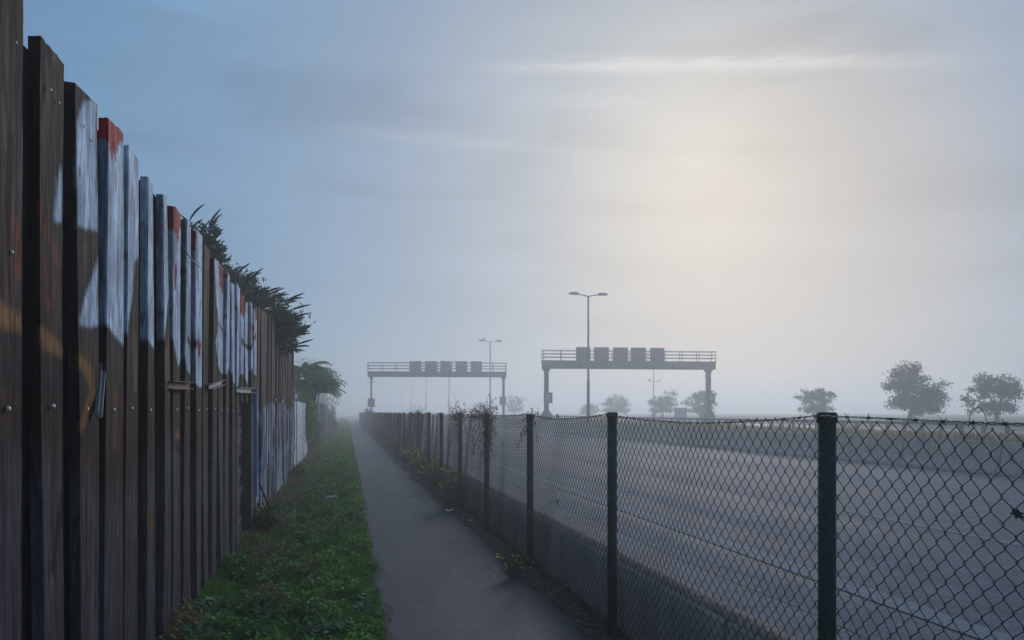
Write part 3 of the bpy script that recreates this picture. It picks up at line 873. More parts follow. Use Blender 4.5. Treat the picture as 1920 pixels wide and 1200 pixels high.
# block pier in the opening
pier = empty('block_pier', (WXF - 0.10, 9.25, 0))
tag(pier, 'stacked grey-brown blocks filling the opening in the board fence', 'pier')
M_BLOCK = conc('weathered_block', (0.26, 0.20, 0.165))
blk = None; z = 0.02; row = 0
while z < 1.68:
    hh = 0.115
    if not (0.86 < z < 1.0):
        for j in range(4):
            yy = -0.10 + j * 0.30 + (0.10 if row % 2 else 0)
            if blk is None:
                blk = MB().box(-0.25, 0, 0, 0.285, 0, 0.105).build('block', M_BLOCK, pier); bevel(blk, 0.008); o = blk
            else: o = inst(blk, 'block', pier)
            o.location = (random.uniform(-.012, .012), yy, z); o.rotation_euler = (0, 0, random.uniform(-.03, .03))
    z += hh + 0.004; row += 1
# bent rod leaning out of the grass
mb = MB()
def sp(px, py, X):
    a_, b_ = on_side(px, py, X); return (X, a_, b_)
mb.tube([sp(511, 856, -1.08), sp(500, 872, -1.06), sp(488, 888, -1.05), sp(487, 908, -1.02), sp(496, 930, -0.98), sp(510, 962, -0.92), sp(524, 990, -0.86), sp(531, 1003, -0.83)],
        [0.009, 0.011, 0.012, 0.013, 0.014, 0.016, 0.017, 0.016], 7)
tag(mb.build('bent_stick', M_DARKWOOD), 'thin dark bent stick leaning from the grass against the board fence', 'stick')

# ------------------------------------------------------------------ sheet wall, blue boards further along
sw = empty('panel_wall', (-1.37, 21.4, 0))
tag(sw, 'white scribbled panel wall just past the end of the board fence', 'wall')
def scribble():
    m, t, b = new_mat('scribbled_panel')
    v = mapped(t, (1, 1, 1), rnd=True)
    w = nd(t, 'ShaderNodeTexVoronoi', feature='DISTANCE_TO_EDGE'); w.inputs['Scale'].default_value = 5.5
    d = nd(t, 'ShaderNodeMix', data_type='RGBA'); d.inputs[0].default_value = 0.25
    nn = nd(t, 'ShaderNodeTexNoise'); nn.inputs['Scale'].default_value = 4; t.links.new(v, nn.inputs['Vector'])
    t.links.new(v, d.inputs[6]); t.links.new(nn.outputs['Color'], d.inputs[7]); t.links.new(d.outputs[2], w.inputs['Vector'])
    line = ramp_node(t, w.outputs['Distance'], [(0.02, 1.0), (0.05, 0.0)])
    hue = noise_node(t, v, 2.5, 2)
    ink = ramp_node(t, hue, [(0.40, (0.03, 0.05, 0.22)), (0.5, (0.05, 0.05, 0.06)), (0.58, (0.30, 0.05, 0.03))])
    basec = ramp_node(t, noise_node(t, v, 3, 5), [(0.3, (0.55, 0.60, 0.68)), (0.65, (0.80, 0.84, 0.90))])
    t.links.new(mul_node(t, basec, ink, line, 'MIX'), b.inputs['Base Color']); b.inputs['Roughness'].default_value = 0.5
    return m
M_SCR = scribble()
pn = None
for k in range(6):
    o = MB().box(-0.03, 0.0, 0, 1.55, 0.02, 1.93 if k % 2 else 1.90).build('wall_panel', M_SCR, sw) if pn is None else inst(pn, 'wall_panel', sw)
    pn = pn or o; o.location = (random.uniform(-.02, .02), k * 1.62, 0)
for k in range(7):
    MB().box(-0.05, 0.02, k * 1.62 - 0.065, k * 1.62 - 0.012, 0, 1.96).build('wall_post', M_DARKSTEEL if k in (4, 5) else M_STEEL, sw)
bf = empty('blue_plank_fence', (-1.42, 40.0, 0))
tag(bf, 'faded blue board fence in the mist beyond the white panel wall', 'fence')
M_FBLUE = simple('faded_blue_wood', (0.08, 0.12, 0.19), 0.8, 0, 8, 0.35, 0.3, (4, 4, 0.3))
bp = None
for k in range(56):
    o = MB().box(-0.025, 0, 0, 0.30, 0, 2.1).build('plank', M_FBLUE, bf) if bp is None else inst(bp, 'plank', bf)
    bp = bp or o; o.location = (random.uniform(-.02, .02), k * 0.40, random.uniform(-.08, .06))
MB().box(-0.07, -0.03, 0, 22.3, 1.5, 1.58).build('rail', M_DARKWOOD, bf)

# ------------------------------------------------------------------ sign gantries
def speed_sign_face(parent, M, r, num):
    n = 28
    def ring(r0, r1, y, mat, name):
        mb = MB()
        for k in range(n):
            a = 6.28319 * k / n; mb.v += [Vector((r0 * math.cos(a), y, r0 * math.sin(a))), Vector((r1 * math.cos(a), y, r1 * math.sin(a)))]
        mb.f = [(2 * k, 2 * k + 1, (2 * k + 3) % (2 * n), (2 * k + 2) % (2 * n)) for k in range(n)]
        return mb.build(name, mat, parent, M=M)
    ring(0.0, r * 0.8, -0.004, M_SIGNW, 'sign_disc'); ring(r * 0.8, r, -0.004, M_RED, 'sign_ring')
    cu = bpy.data.curves.new('number', 'FONT'); cu.body = num; cu.size = r * 1.0; cu.align_x = 'CENTER'; cu.align_y = 'CENTER'
    to = bpy.data.objects.new('number', cu); COL.objects.link(to)
    dg = bpy.context.evaluated_depsgraph_get(); dg.update()
    me = bpy.data.meshes.new_from_object(to.evaluated_get(dg)); bpy.data.objects.remove(to); bpy.data.curves.remove(cu)
    me.transform(M @ Matrix.Translation((0, -0.009, 0)) @ Matrix.Rotation(R(90), 4, 'X')); me.materials.clear(); me.materials.append(M_DARKSTEEL)
    link(bpy.data.objects.new('sign_number', me), parent)
M_SIGNW = simple('sign_white', (0.5, 0.5, 0.52), 0.5, 0, 5, 0.1)
M_PANEL = simple('display_panel', (0.035, 0.033, 0.036), 0.6, 0, 3, 0.25)
M_PANELB = simple('panel_back_blue', (0.07, 0.12, 0.20), 0.6, 0, 1.3, 0.8)
M_PANELT = simple('panel_back_tan', (0.12, 0.10, 0.09), 0.6, 0, 1.3, 0.7)
def gantry(label, pxl, Dl, pxr, Dr, z_bot, z_top, z_rail, panels, pz0, pz1, legs, front, leg_w, signs):
    A, B = PD(pxl, Dl), PD(pxr, Dr); d = B - A; L = d.length; rz = math.atan2(d.y, d.x)
    g = empty('sign_gantry', A, rz); tag(g, label, 'sign gantry', 'sign gantries over the motorway')
    def loc(px):                                   # photo column -> distance along the beam
        lo, hi = 0.0, L
        for _ in range(40):
            m = (lo + hi) / 2; p = A + d * (m / L); D = p.x * ST + p.y * CT; q = 960 + F * (p.x * CT - p.y * ST) / D
            if q < px: lo = m
            else: hi = m
        return (lo + hi) / 2
    mb = MB(); mb.box(0, L, -0.45, 0.45, z_bot, z_top - 0.10); mb.box(-0.03, L + 0.03, -0.52, 0.52, z_top - 0.10, z_top)
    mb.box(0, L, -0.47, -0.451, z_bot + 0.16, z_bot + 0.22)
    bevel(mb.build('beam', M_DARKSTEEL, g), 0.02)
    rail = z_rail - z_top
    for s in (-0.5, 0.5):
        mb = MB()
        for q in (1.0, 0.66, 0.33): mb.tube([(0, s, z_top + rail * q), (L, s, z_top + rail * q)], 0.028, 6)
        hr = mb.build('hand_rail', M_STEEL, g)
        n = int(L / 1.45)
        for k in range(n + 1):
            x = 0.02 + (L - 0.04) * k / n + (0.12 if s > 0 and 0 < k < n else 0)
            MB().box(x - 0.025, x + 0.025, s - 0.025, s + 0.025, z_top, z_rail).build('rail_post', M_STEEL, g)
    for x in (0.0, L):
        mb = MB()
        for q in (1.0, 0.66, 0.33): mb.tube([(x, -0.5, z_top + rail * q), (x, 0.5, z_top + rail * q)], 0.028, 6)
        mb.build('end_rail', M_STEEL, g)
    for i, px in enumerate(legs):
        x = loc(px); w = leg_w[i]
        mb = MB(); mb.box(x - w / 2, x + w / 2, -0.2, 0.2, -0.3, z_bot - 0.25)
        mb.prism([(x - w / 2, z_bot - 0.26), (x - w / 2 - 0.16, z_bot), (x + w / 2 + 0.16, z_bot), (x + w / 2, z_bot - 0.26)], -0.3, 0.3)
        mb.prism([(x - w / 2 - 0.35, 0.0), (x - w / 2 - 0.35, 1.25), (x - w / 2 - 0.005, 1.75), (x + w / 2 + 0.005, 1.75), (x + w / 2 + 0.35, 1.25), (x + w / 2 + 0.35, 0)], -0.4, 0.4) if w > 0.3 else None
        mb.build('leg', M_DARKSTEEL, g)
        if i in (0, 1) and (i == 0) == (w < 0.3):
            for zz in (2.2, z_bot - 0.6):
                MB().box(x - 0.45, x + (0.45 if w < .3 else 0), -0.05, 0.05, zz, zz + 0.06).build('step_bracket', M_DARKSTEEL, g)
    for i, (pa, pb) in enumerate(panels):
        xa, xb = loc(pa), loc(pb); y0, y1 = (-0.80, -0.56) if front else (0.55, 0.80)
        mt = M_PANEL if front else (M_PANELT if i % 2 == 0 else M_PANELB)
        p = MB().box(xa, xb, y0, y1, pz0, pz1).build('display_panel', mt, g)
        t = 0.06
        fr = MB(); yf0, yf1 = (y0 - 0.05, y0 + 0.05) if front else (y0 - 0.03, y0 + 0.03)
        fr.box(xa - t, xa - .003, yf0, yf1, pz0, pz1); fr.box(xb + .003, xb + t, yf0, yf1, pz0, pz1); fr.box(xa - t, xb + t, yf0, yf1, pz0 - t, pz0 - .003); fr.box(xa - t, xb + t, yf0, yf1, pz1 + .003, pz1 + t)
        fr.build('panel_frame', M_STEEL, p)
    for (pa, pb, z0, z1, face) in signs:
        xa, xb = loc(pa), loc(pb)
        s = MB().box(xa, xb, -0.34, -0.26, z0, z1).build('leg_sign', M_STEEL, g); bevel(s, 0.015)
        if face:
            speed_sign_face(s, Matrix.Translation(((xa + xb) / 2, -0.341, (z0 + z1) / 2 + 0.06)), (xb - xa) * 0.36, '80')
def zat(py, D): return H + (HY - py) * D / F
gantry('nearer sign gantry on the right with five dark display panels', 1017, 70, 1338.6, 71.9, zat(691, 70), zat(676, 70), zat(657, 70),
       [(1078, 1102), (1111, 1136.5), (1146.5, 1171.5), (1179.5, 1205), (1215, 1239)], zat(685, 69), zat(651, 69), (1024.5, 1328), True, (0.36, 0.36),
       [(1018.5, 1034.8, zat(756, 70), zat(736, 70), True), (1324.5, 1340.8, zat(757, 71.5), zat(737.5, 71.5), True)])
gantry('farther sign gantry on the left, its panel backs tinted blue', 690, 87, 949, 88.0, zat(706.5, 87), zat(696.5, 87), zat(680, 87),
       [(768, 789), (797, 818.5), (826, 846), (855, 875.5), (883.5, 903)], zat(697, 87), zat(677, 87), (696.3, 944), False, (0.17, 0.27),
       [(690, 703, zat(763, 87), zat(747, 87), False), (936.5, 948.3, zat(759, 87), zat(743.5, 87), False)])

# ------------------------------------------------------------------ street lamps in the median
LX = 17.0
def lamp(px, label, hz, base_z=0.62, arms=True):
    u = px - VPX; D = F * LX / (u * CT); p = PD(px, D)
    g = empty('street_lamp', (p.x, p.y, base_z)); tag(g, label, 'street lamp', 'double-armed lamps along the median')
    h = hz - base_z
    mb = MB(); mb.tube([(0, 0, -0.3), (0, 0, 3.2), (0, 0, 3.21), (0, 0, h - 0.25), (0, 0, h - 0.1)], [0.115, 0.105, 0.085, 0.062, 0.06], 12)
    mb.build('pole', M_POLE, g, smooth=True)
    for s in (-1, 1):
        MB().tube([(0, 0, h - 0.22), (s * 0.12, 0, h - 0.1), (s * 0.35, 0, h - 0.05), (s * 0.85, 0, h + 0.02)], [0.05, 0.045, 0.04, 0.036], 8).build('arm', M_POLE, g, smooth=True)
        hd = MB(); prof = [(0.72, -0.02), (0.80, -0.09), (1.40, -0.06), (1.46, 0.02), (1.36, 0.10), (1.05, 0.15), (0.80, 0.12), (0.72, 0.05)]
        n = len(prof)
        for yw, sc in ((-0.15, 0.55), (-0.12, 0.85), (0, 1.0), (0.12, 0.85), (0.15, 0.55)):
            for x, z in prof: hd.v.append(Vector((s * (1.09 + (x - 1.09) * (0.9 + 0.1 * sc)), yw, h + 0.04 + z * sc)))
        for l in range(4):
            for k in range(n): hd.f.append((l * n + k, l * n + (k + 1) % n, (l + 1) * n + (k + 1) % n, (l + 1) * n + k))
        hd.f += [tuple(range(n)), tuple(range(4 * n, 5 * n))]
        hd.build('lamp_head', M_LAMP, g, smooth=True)
    return g, D
M_POLE = simple('lamp_pole_green_grey', (0.085, 0.095, 0.075), 0.55, 0.2, 3, 0.25)
M_LAMP = simple('lamp_head_grey', (0.22, 0.23, 0.24), 0.5, 0.1, 3, 0.15)
for px, lb, hz in ((1103, 'tallest double-armed street lamp, in front of the nearer gantry', 10.05),
                   (919, 'double-armed street lamp with a bird on it, behind the left gantry', 10.2),
                   (842, 'misty lamp pole seen right of centre under the left gantry', 10.2),
                   (799, 'misty lamp pole left of centre under the left gantry', 10.2),
                   (771.5, 'very faint lamp pole, second faintest under the left gantry', 10.2),
                   (754, 'faintest lamp pole, farthest under the left gantry', 10.2)):
    g, D = lamp(px, lb, hz)
    if px == 919: LAMP2 = (g.location.copy(), hz)
# perched bird
bl = LAMP2[0]
mb = MB(); mb.tube([(-0.20, 0, 0.07), (-0.1, 0, 0.10), (0.02, 0, 0.16), (0.09, 0, 0.24), (0.12, 0, 0.30), (0.17, 0, 0.31), (0.21, 0, 0.30)], [0.015, 0.05, 0.075, 0.06, 0.042, 0.03, 0.006], 8)
mb.tube([(0.0, 0.02, 0.1), (0.02, 0.02, 0.0)], 0.008, 4); mb.tube([(0.0, -0.02, 0.1), (0.02, -0.02, 0.0)], 0.008, 4)
b = mb.build('bird', simple('dark_feathers', (0.03, 0.03, 0.035), 0.7), smooth=True); b.location = (bl.x - 0.75, bl.y, LAMP2[1] + 0.09)
tag(b, 'small dark bird perched on the left arm of a street lamp', 'bird')
# slim twin-armed pole beyond the opposite carriageway
p = PD(1225.5, 100); g = empty('camera_mast', (p.x, p.y, 0.7)); tag(g, 'slim mast with two upturned arms, seen under the nearer gantry', 'mast')
MB().tube([(0, 0, 0), (0, 0, 7.0)], [0.06, 0.045], 8).build('pole', M_POLE, g)
for s in (-1, 1):
    zz = zat(716, 100) - 0.7
    MB().tube([(0, 0, zz), (s * 0.35, 0, zz), (s * 0.55, 0, zz + 0.12)], 0.025, 6).build('arm', M_POLE, g)
    bx = MB().box(s * 0.55 - 0.05, s * 0.55 + 0.05, -0.1, 0.1, zz + 0.08, zz + 0.42).build('camera_housing', M_DARKSTEEL, g) if s < 0 else MB().box(0.55, 0.85, -0.1, 0.1, zz + 0.1, zz + 0.22).build('camera_housing', M_DARKSTEEL, g)
MB().box(-0.2, 0.2, -0.15, 0.15, 0, 0.9).build('cabinet', M_DARKSTEEL, g)
# small cabin by the opposite road
p = PD(1276, 95); g = empty('roadside_cabinet', (p.x, p.y, 0.75)); tag(g, 'small blue-grey cabin beside the trees beyond the fence', 'cabin')
MB().box(-0.58, 0.58, -0.5, 0.5, 0, 1.30).build('body', M_PANELB, g); MB().box(-0.65, 0.65, -0.56, 0.56, 1.30, 1.38).build('roof', M_STEEL, g)
MB().tube([(0.6, 0, 0.4), (0.6, 0, 2.3)], 0.03, 6).build('mast', M_DARKSTEEL, g)

# ------------------------------------------------------------------ approaching car, far off in the fog
p = PD(745, 190); g = empty('car', (p.x, p.y, 0.0), 0.02); tag(g, 'car driving towards the viewer, a faint shape in the fog', 'car')
M_CAR = simple('car_paint', (0.05, 0.055, 0.065), 0.3, 0.2, 1, 0.1); M_GLASS = simple('car_glass', (0.02, 0.025, 0.03), 0.1, 0, 1, 0.1); M_TYRE = simple('rubber', (0.02, 0.02, 0.02), 0.9)
side = [(-2.2, 0.35), (-2.25, 0.75), (-1.2, 0.98), (2.2, 1.05), (2.25, 0.5), (2.2, 0.32)]
mb = MB(); n = len(side)
for x in (-0.9, 0.9): mb.v += [Vector((x, yy, z)) for yy, z in side]
mb.f = [(i, (i + 1) % n, n + (i + 1) % n, n + i) for i in range(n)] + [tuple(range(n)), tuple(range(n, 2 * n))]
bevel(mb.build('body', M_CAR, g), 0.08, 3)
mb = MB()
for yy, z, w in ((-1.2, 0.97, 0.85), (-0.45, 1.52, 0.66), (1.2, 1.55, 0.66), (2.1, 1.04, 0.84)): mb.v += [Vector((-w, yy, z)), Vector((w, yy, z))]
mb.f = [(0, 1, 3, 2), (2, 3, 5, 4), (4, 5, 7, 6), (0, 2, 4, 6), (1, 3, 5, 7)]; cabn = mb.build('cabin', M_GLASS, g)
MB().box(-0.62, 0.62, -0.42, 1.18, 1.54, 1.58).build('roof', M_CAR, g)
for x in (-0.82, 0.82):
    for yy in (-1.4, 1.4):
        w = MB().tube([(x - 0.1, yy, 0.32), (x + 0.1, yy, 0.32)], 0.32, 16).build('wheel', M_TYRE, g)
    MB().box(x * 0.85 - 0.17, x * 0.85 + 0.17, -2.29, -2.235, 0.62, 0.76).build('headlight', M_SIGNW, g)

# ------------------------------------------------------------------ trees and shrubs
def grow(rng, p, d, L, r, depth, mb, tips, spread=0.55, up=0.25, top=None):
    top = depth if top is None else top
    n = 4; pts = [p.copy()]; rad = [r]; q = p.copy(); dd = d.copy()
    for i in range(n):
        dd = (dd + Vector((rng.uniform(-1, 1), rng.uniform(-1, 1), rng.uniform(-.6, 1) * 0.8)) * 0.16).normalized()
        q = q + dd * (L / n); pts.append(q.copy()); rad.append(r * (1 - 0.42 * (i + 1) / n))
    mb.tube(pts, rad, 5 if depth > 1 else 4, cap=False)
    if depth < top - 1: tips.append((pts[3], L)); tips.append((q, L))
    if depth <= 0: return
    k = 5 if depth == top else rng.choice((3, 4)) if depth > 1 else rng.choice((2, 3, 3))
    a0 = rng.uniform(0, 6.283)
    for i in range(k):
        a = a0 + 6.283 * i / k + rng.uniform(-.5, .5); s = rng.uniform(0.6, 1.2) * spread
        side = Vector((math.cos(a), math.sin(a), 0)); side = (side - dd * side.dot(dd)).normalized()
        nd_ = (dd * (1 - s * 0.35) + side * s + Vector((0, 0, up))).normalized()
        base = pts[-1] if i % 2 == 0 else pts[rng.choice((2, 3))]
        grow(rng, base, nd_, L * rng.uniform(0.62, 0.84) * (1.35 if depth == top else 1), rad[-1] * 0.72, depth - 1, mb, tips, spread, up, top)
def tree(name, label, loc, h, w, seed, leaf, col, n_leaf, depth=3, trunk=0.22, group=None, cat='tree', clump=0.3, spread=0.75, up=0.2, lean=(0, 0)):
    rng = random.Random(seed)
    g = empty(name, loc); tag(g, label, cat, group)
    mb = MB(); tips = []
    stems = 1 if trunk > 0 else 5
    for s in range(stems):
        d0 = Vector((rng.uniform(-.12, .12) + lean[0], rng.uniform(-.12, .12) + lean[1], 1)) if stems == 1 else Vector((rng.uniform(-.6, .6), rng.uniform(-.6, .6), 1))
        grow(rng, Vector((0, 0, -0.1)), d0.normalized(), h * (0.15 if trunk > 0 else 0.36), h * 0.028, depth, mb, tips, spread, up)
    T = np.array([[*t] for t, _ in tips])
    zmax, rw = np.percentile(T[:, 2], 98), np.percentile(np.abs(T[:, 0]), 96)
    sz, sx = h * 0.93 / zmax, (w / 2 * 0.92) / rw
    S = np.array([sx, sx, sz]); T = T * S
    for v in mb.v: v.x *= sx; v.y *= sx; v.z *= sz
    mb.build('trunk', M_BARK, g, smooth=True)
    if trunk > 0:
        low = T[RNG.integers(0, len(T), len(T) // 2)] * np.array([0.88, 0.88, 1.0]); low[:, 2] = low[:, 2] * 0.35 + h * 0.10
        T = np.concatenate([T, low[np.hypot(low[:, 0], low[:, 1]) > w * 0.10]])
    idx = RNG.integers(0, len(T), n_leaf)
    P = T[idx] + RNG.normal(size=(n_leaf, 3)) * clump * np.array([1, 1, 0.75])
    P[:, 2] = np.maximum(P[:, 2], h * 0.10)
    shade = 0.75 + 0.5 * RNG.random(len(T))
    V, Fc = leaf_arrays(P, rand_dirs(n_leaf, -0.2), leaf * RNG.uniform(0.6, 1.3, n_leaf), leaf * 0.62 * RNG.uniform(0.7, 1.2, n_leaf))
    c = tint(n_leaf, col, 0.3, 0.12) * shade[idx][:, None]
    mesh_obj('crown', V, Fc, M_LEAF, g, cols=rep4(c))
    return g
GRP = 'trees beyond the motorway'
OLIVE = (0.045, 0.055, 0.026); RUSSET = (0.065, 0.052, 0.03); GREENT = (0.045, 0.065, 0.028)
def far_tree(px, top, wpx, D, label, seed, col, n, zb=0.75, depth=3, clump=0.3, name='tree', leaf=0.19, cat='tree', trunk=0.22):
    p = PD(px, D, zb); h = zat(top, D) - zb; w = 0.86 * wpx * D / F
    tree(name, label, p, h, w, seed, leaf, col, int(n * 1.35), depth, trunk, GRP, cat, 0.72 * clump * w / 5.5, 0.95, 0.12)
far_tree(1706, 681, 148, 60, 'large round-headed tree, the tallest beyond the right fence', 5, OLIVE, 6500, clump=0.36)
far_tree(1870, 700, 118, 56, 'open-branched autumn tree at the right edge beyond the fence', 21, RUSSET, 3600, clump=0.30)
far_tree(1548, 727, 80, 74, 'small roundish tree behind the nearest green fence post', 9, RUSSET, 3000, clump=0.30)
far_tree(1316, 731, 66, 96, 'small tree half behind the right leg of the nearer gantry', 13, GREENT, 3000, clump=0.32)
far_tree(1241, 733, 66, 110, 'misty bushy tree left of the right gantry leg, beside a slim mast', 17, GREENT, 3200, clump=0.33)
far_tree(1150, 739, 62, 130, 'faint bushy tree right of the tall street lamp', 19, GREENT, 3000, clump=0.36)
far_tree(1105, 757, 40, 135, 'low faint shrub at the foot of the tall street lamp', 31, GREENT, 1500, name='shrub', cat='shrub', trunk=0, depth=2)
far_tree(963, 741, 40, 165, 'pale misty tree between the two gantries', 23, OLIVE, 2200, clump=0.36)
far_tree(905, 757, 50, 190, 'barely visible low tree under the left gantry', 25, OLIVE, 1500, clump=0.36)
# left side of the path
tree('tall_tree', 'tall pale tree fading into the fog above the far end of the path', (-4.2, 128, 0), 10.0, 5.2, 41, 0.3, (0.04, 0.055, 0.025), 6000, 4, 0.3, None, 'tree', 0.55, 0.55, 0.45)
tree('tall_tree', 'second foggy tree, lower and left of the tall pale one', (-6.5, 118, 0), 7.0, 5.0, 43, 0.3, (0.04, 0.055, 0.025), 4500, 3, 0.3, None, 'tree', 0.55, 0.6, 0.35)
def bush(name, label, loc, sx, sy, sz, n, leaf, col, seed, cat='bush', group=None, z0=0.1, lumps=14, zlo=0.0):
    rng = np.random.default_rng(seed)
    g = empty(name, loc); tag(g, label, cat, group)
    cen = unit(rng.normal(size=(lumps, 3))) * rng.uniform(0.25, 0.8, (lumps, 1)); cen[:, 2] = zlo + (1 - zlo) * np.abs(cen[:, 2])
    i = rng.integers(0, lumps, n); P = cen[i] + unit(rng.normal(size=(n, 3))) * (rng.uniform(0.25, 1, (n, 1)) ** 0.6) * 0.36
    P = P * np.array([sx, sy, sz]); P[:, 2] = np.maximum(np.abs(P[:, 2]), z0)
    shade = rng.uniform(0.7, 1.3, lumps)
    V, Fc = leaf_arrays(P, rand_dirs(n, 0.1), leaf * rng.uniform(0.6, 1.4, n), leaf * 0.55 * rng.uniform(.7, 1.2, n))
    mesh_obj('foliage', V, Fc, M_LEAF, g, cols=rep4(tint(n, col, 0.3, 0.12) * shade[i][:, None]))
    mb = MB()
    for k in range(7):
        e = cen[rng.integers(0, lumps)] * np.array([sx, sy, sz]); mb.tube([(rng.uniform(-.1, .1), rng.uniform(-.1, .1), -0.05), (e[0] * .4, e[1] * .4, e[2] * .6), tuple(e)], [0.03, 0.02, 0.008], 5)
    mb.build('stems', M_BARK, g)
    return g
bush('bush', 'dark rounded bush overhanging the verge in the mist', (-1.5, 67, 0), 0.75, 4.0, 2.45, 7000, 0.13, (0.04, 0.036, 0.032), 3)
bush('bush', 'yellow-green bush above the white panel wall', (-1.42, 29.8, 0), 0.55, 2.6, 2.1, 13000, 0.09, (0.14, 0.20, 0.04), 4, zlo=0.62)
bush('bush', 'grey-green leafy bush between white panel wall and blue boards', (-1.35, 34.2, 0), 0.45, 1.6, 1.7, 3500, 0.10, (0.055, 0.07, 0.03), 6)
bush('bush', 'tan dry shrub leaning over the faded blue boards', (-1.75, 47, 0), 0.8, 5.5, 2.9, 4500, 0.13, (0.14, 0.13, 0.09), 8)
bush('bush', 'far green hedge mass behind the dark bush', (-3.2, 88, 0), 1.8, 16, 3.0, 6000, 0.25, (0.04, 0.05, 0.025), 12)
bush('creeper', 'yellow-brown creeper smothering the far end of the chain-link fence', (1.95, 74, 0), 0.55, 15, 1.95, 9000, 0.13, (0.13, 0.105, 0.045), 14, 'creeper', lumps=40)
# butterfly bush: arching canes, narrow leaves, spent flower spikes
def buddleia(loc, seed):
    rng = random.Random(seed)
    g = empty('butterfly_bush', loc); tag(g, 'dark butterfly bush with spent flower spikes leaning over the board fence', 'bush')
    canes = MB(); LP, LD, LL = [], [], []; SPV = []
    for k in range(120):
        tx = rng.uniform(0.0, 1.0)
        # target tips along the slope seen above the fence
        a = rng.random()
        tip = Vector((-0.80 + 1.55 * a + rng.uniform(-.2, .15), rng.uniform(-1.0, 2.2), 4.55 - 1.1 * a + rng.uniform(-0.75, 0.12)))
        if k % 9 == 0: tip = Vector((-0.62 + rng.uniform(-.15, .15), rng.uniform(-1.6, -0.9), 4.55 + rng.uniform(-.3, .2)))
        b = Vector((rng.uniform(-.35, .25) - 0.3, rng.uniform(-.6, .6), 0.0))
        pts = []
        for i in range(9):
            t = i / 8; q = b.lerp(tip, t); q.z = b.z + (tip.z - b.z) * (1 - (1 - t) ** 1.7); q.x = b.x + (tip.x - b.x) * t ** 1.9; q.y = b.y + (tip.y - b.y) * t ** 1.5
            pts.append(q)
        canes.tube(pts, [0.018 - 0.0016 * i for i in range(9)], 4)
        for i in range(4, 9):
            for r in range(11):
                f = rng.random(); j = min(i, 7); q = pts[j].lerp(pts[j + 1], f)
                ax = (pts[j + 1] - pts[j]).normalized(); sd = Vector((rng.uniform(-1, 1), rng.uniform(-1, 1), rng.uniform(-.7, .5)))
                LP.append(q + sd * 0.05); LD.append(ax * 0.5 + sd); LL.append(rng.uniform(0.11, 0.22))
        d = (pts[-1] - pts[-3]).normalized(); d = (d + Vector((0.75, 0.1, 0.12 + 0.35 * (1 - a)))).normalized(); L = rng.uniform(0.24, 0.44)
        nsp = 11; sp_pts = []; q = pts[-1].copy(); droop = rng.uniform(-0.03, 0.10)
        for i in range(nsp + 1):
            sp_pts.append(q.copy()); d = (d + Vector((0.03, 0, -droop * 0.4))).normalized(); q = q + d * L / nsp
        SPV.append((sp_pts, L))
    for k in range(5200):
        a = rng.random() ** 0.8; zt = 4.55 - 1.2 * a
        LP.append(Vector((-0.75 + 1.5 * a + rng.gauss(0, .12), rng.uniform(-1.5, 1.9), max(zt - rng.random() ** 1.3 * 1.7, 3.25 if a > .45 else 2.4)))); LD.append(Vector((rng.gauss(.4, 1), rng.gauss(0, 1), rng.gauss(0, .8)))); LL.append(rng.uniform(.06, .13))
    canes.build('canes', M_BARK, g)
    LP, LD, LL = np.array([list(p) for p in LP]), np.array([list(p) for p in LD]), np.array(LL)
    V, Fc = leaf_arrays(LP, LD, LL, LL * 0.27, 0.2)
    mesh_obj('foliage', V, Fc, M_LEAF, g, cols=rep4(tint(len(LP), (0.06, 0.085, 0.036), 0.45, 0.12)))
    for sp_pts, L in SPV:
        mb = MB(); n = len(sp_pts)
        rad = [0.004 + 0.015 * math.sin(math.pi * min(1, (i + 0.8) / n)) * (1.25 if i % 2 else 0.75) for i in range(n)]; rad[-1] = 0.004
        mb.tube(sp_pts, rad, 6); mb.build('flower_spike', M_SPIKE, g)
M_SPIKE = simple('spent_flowers', (0.035, 0.02, 0.018), 0.9, 0, 60, 0.5, 0.6)
buddleia((-1.72, 15.2, 0), 3)
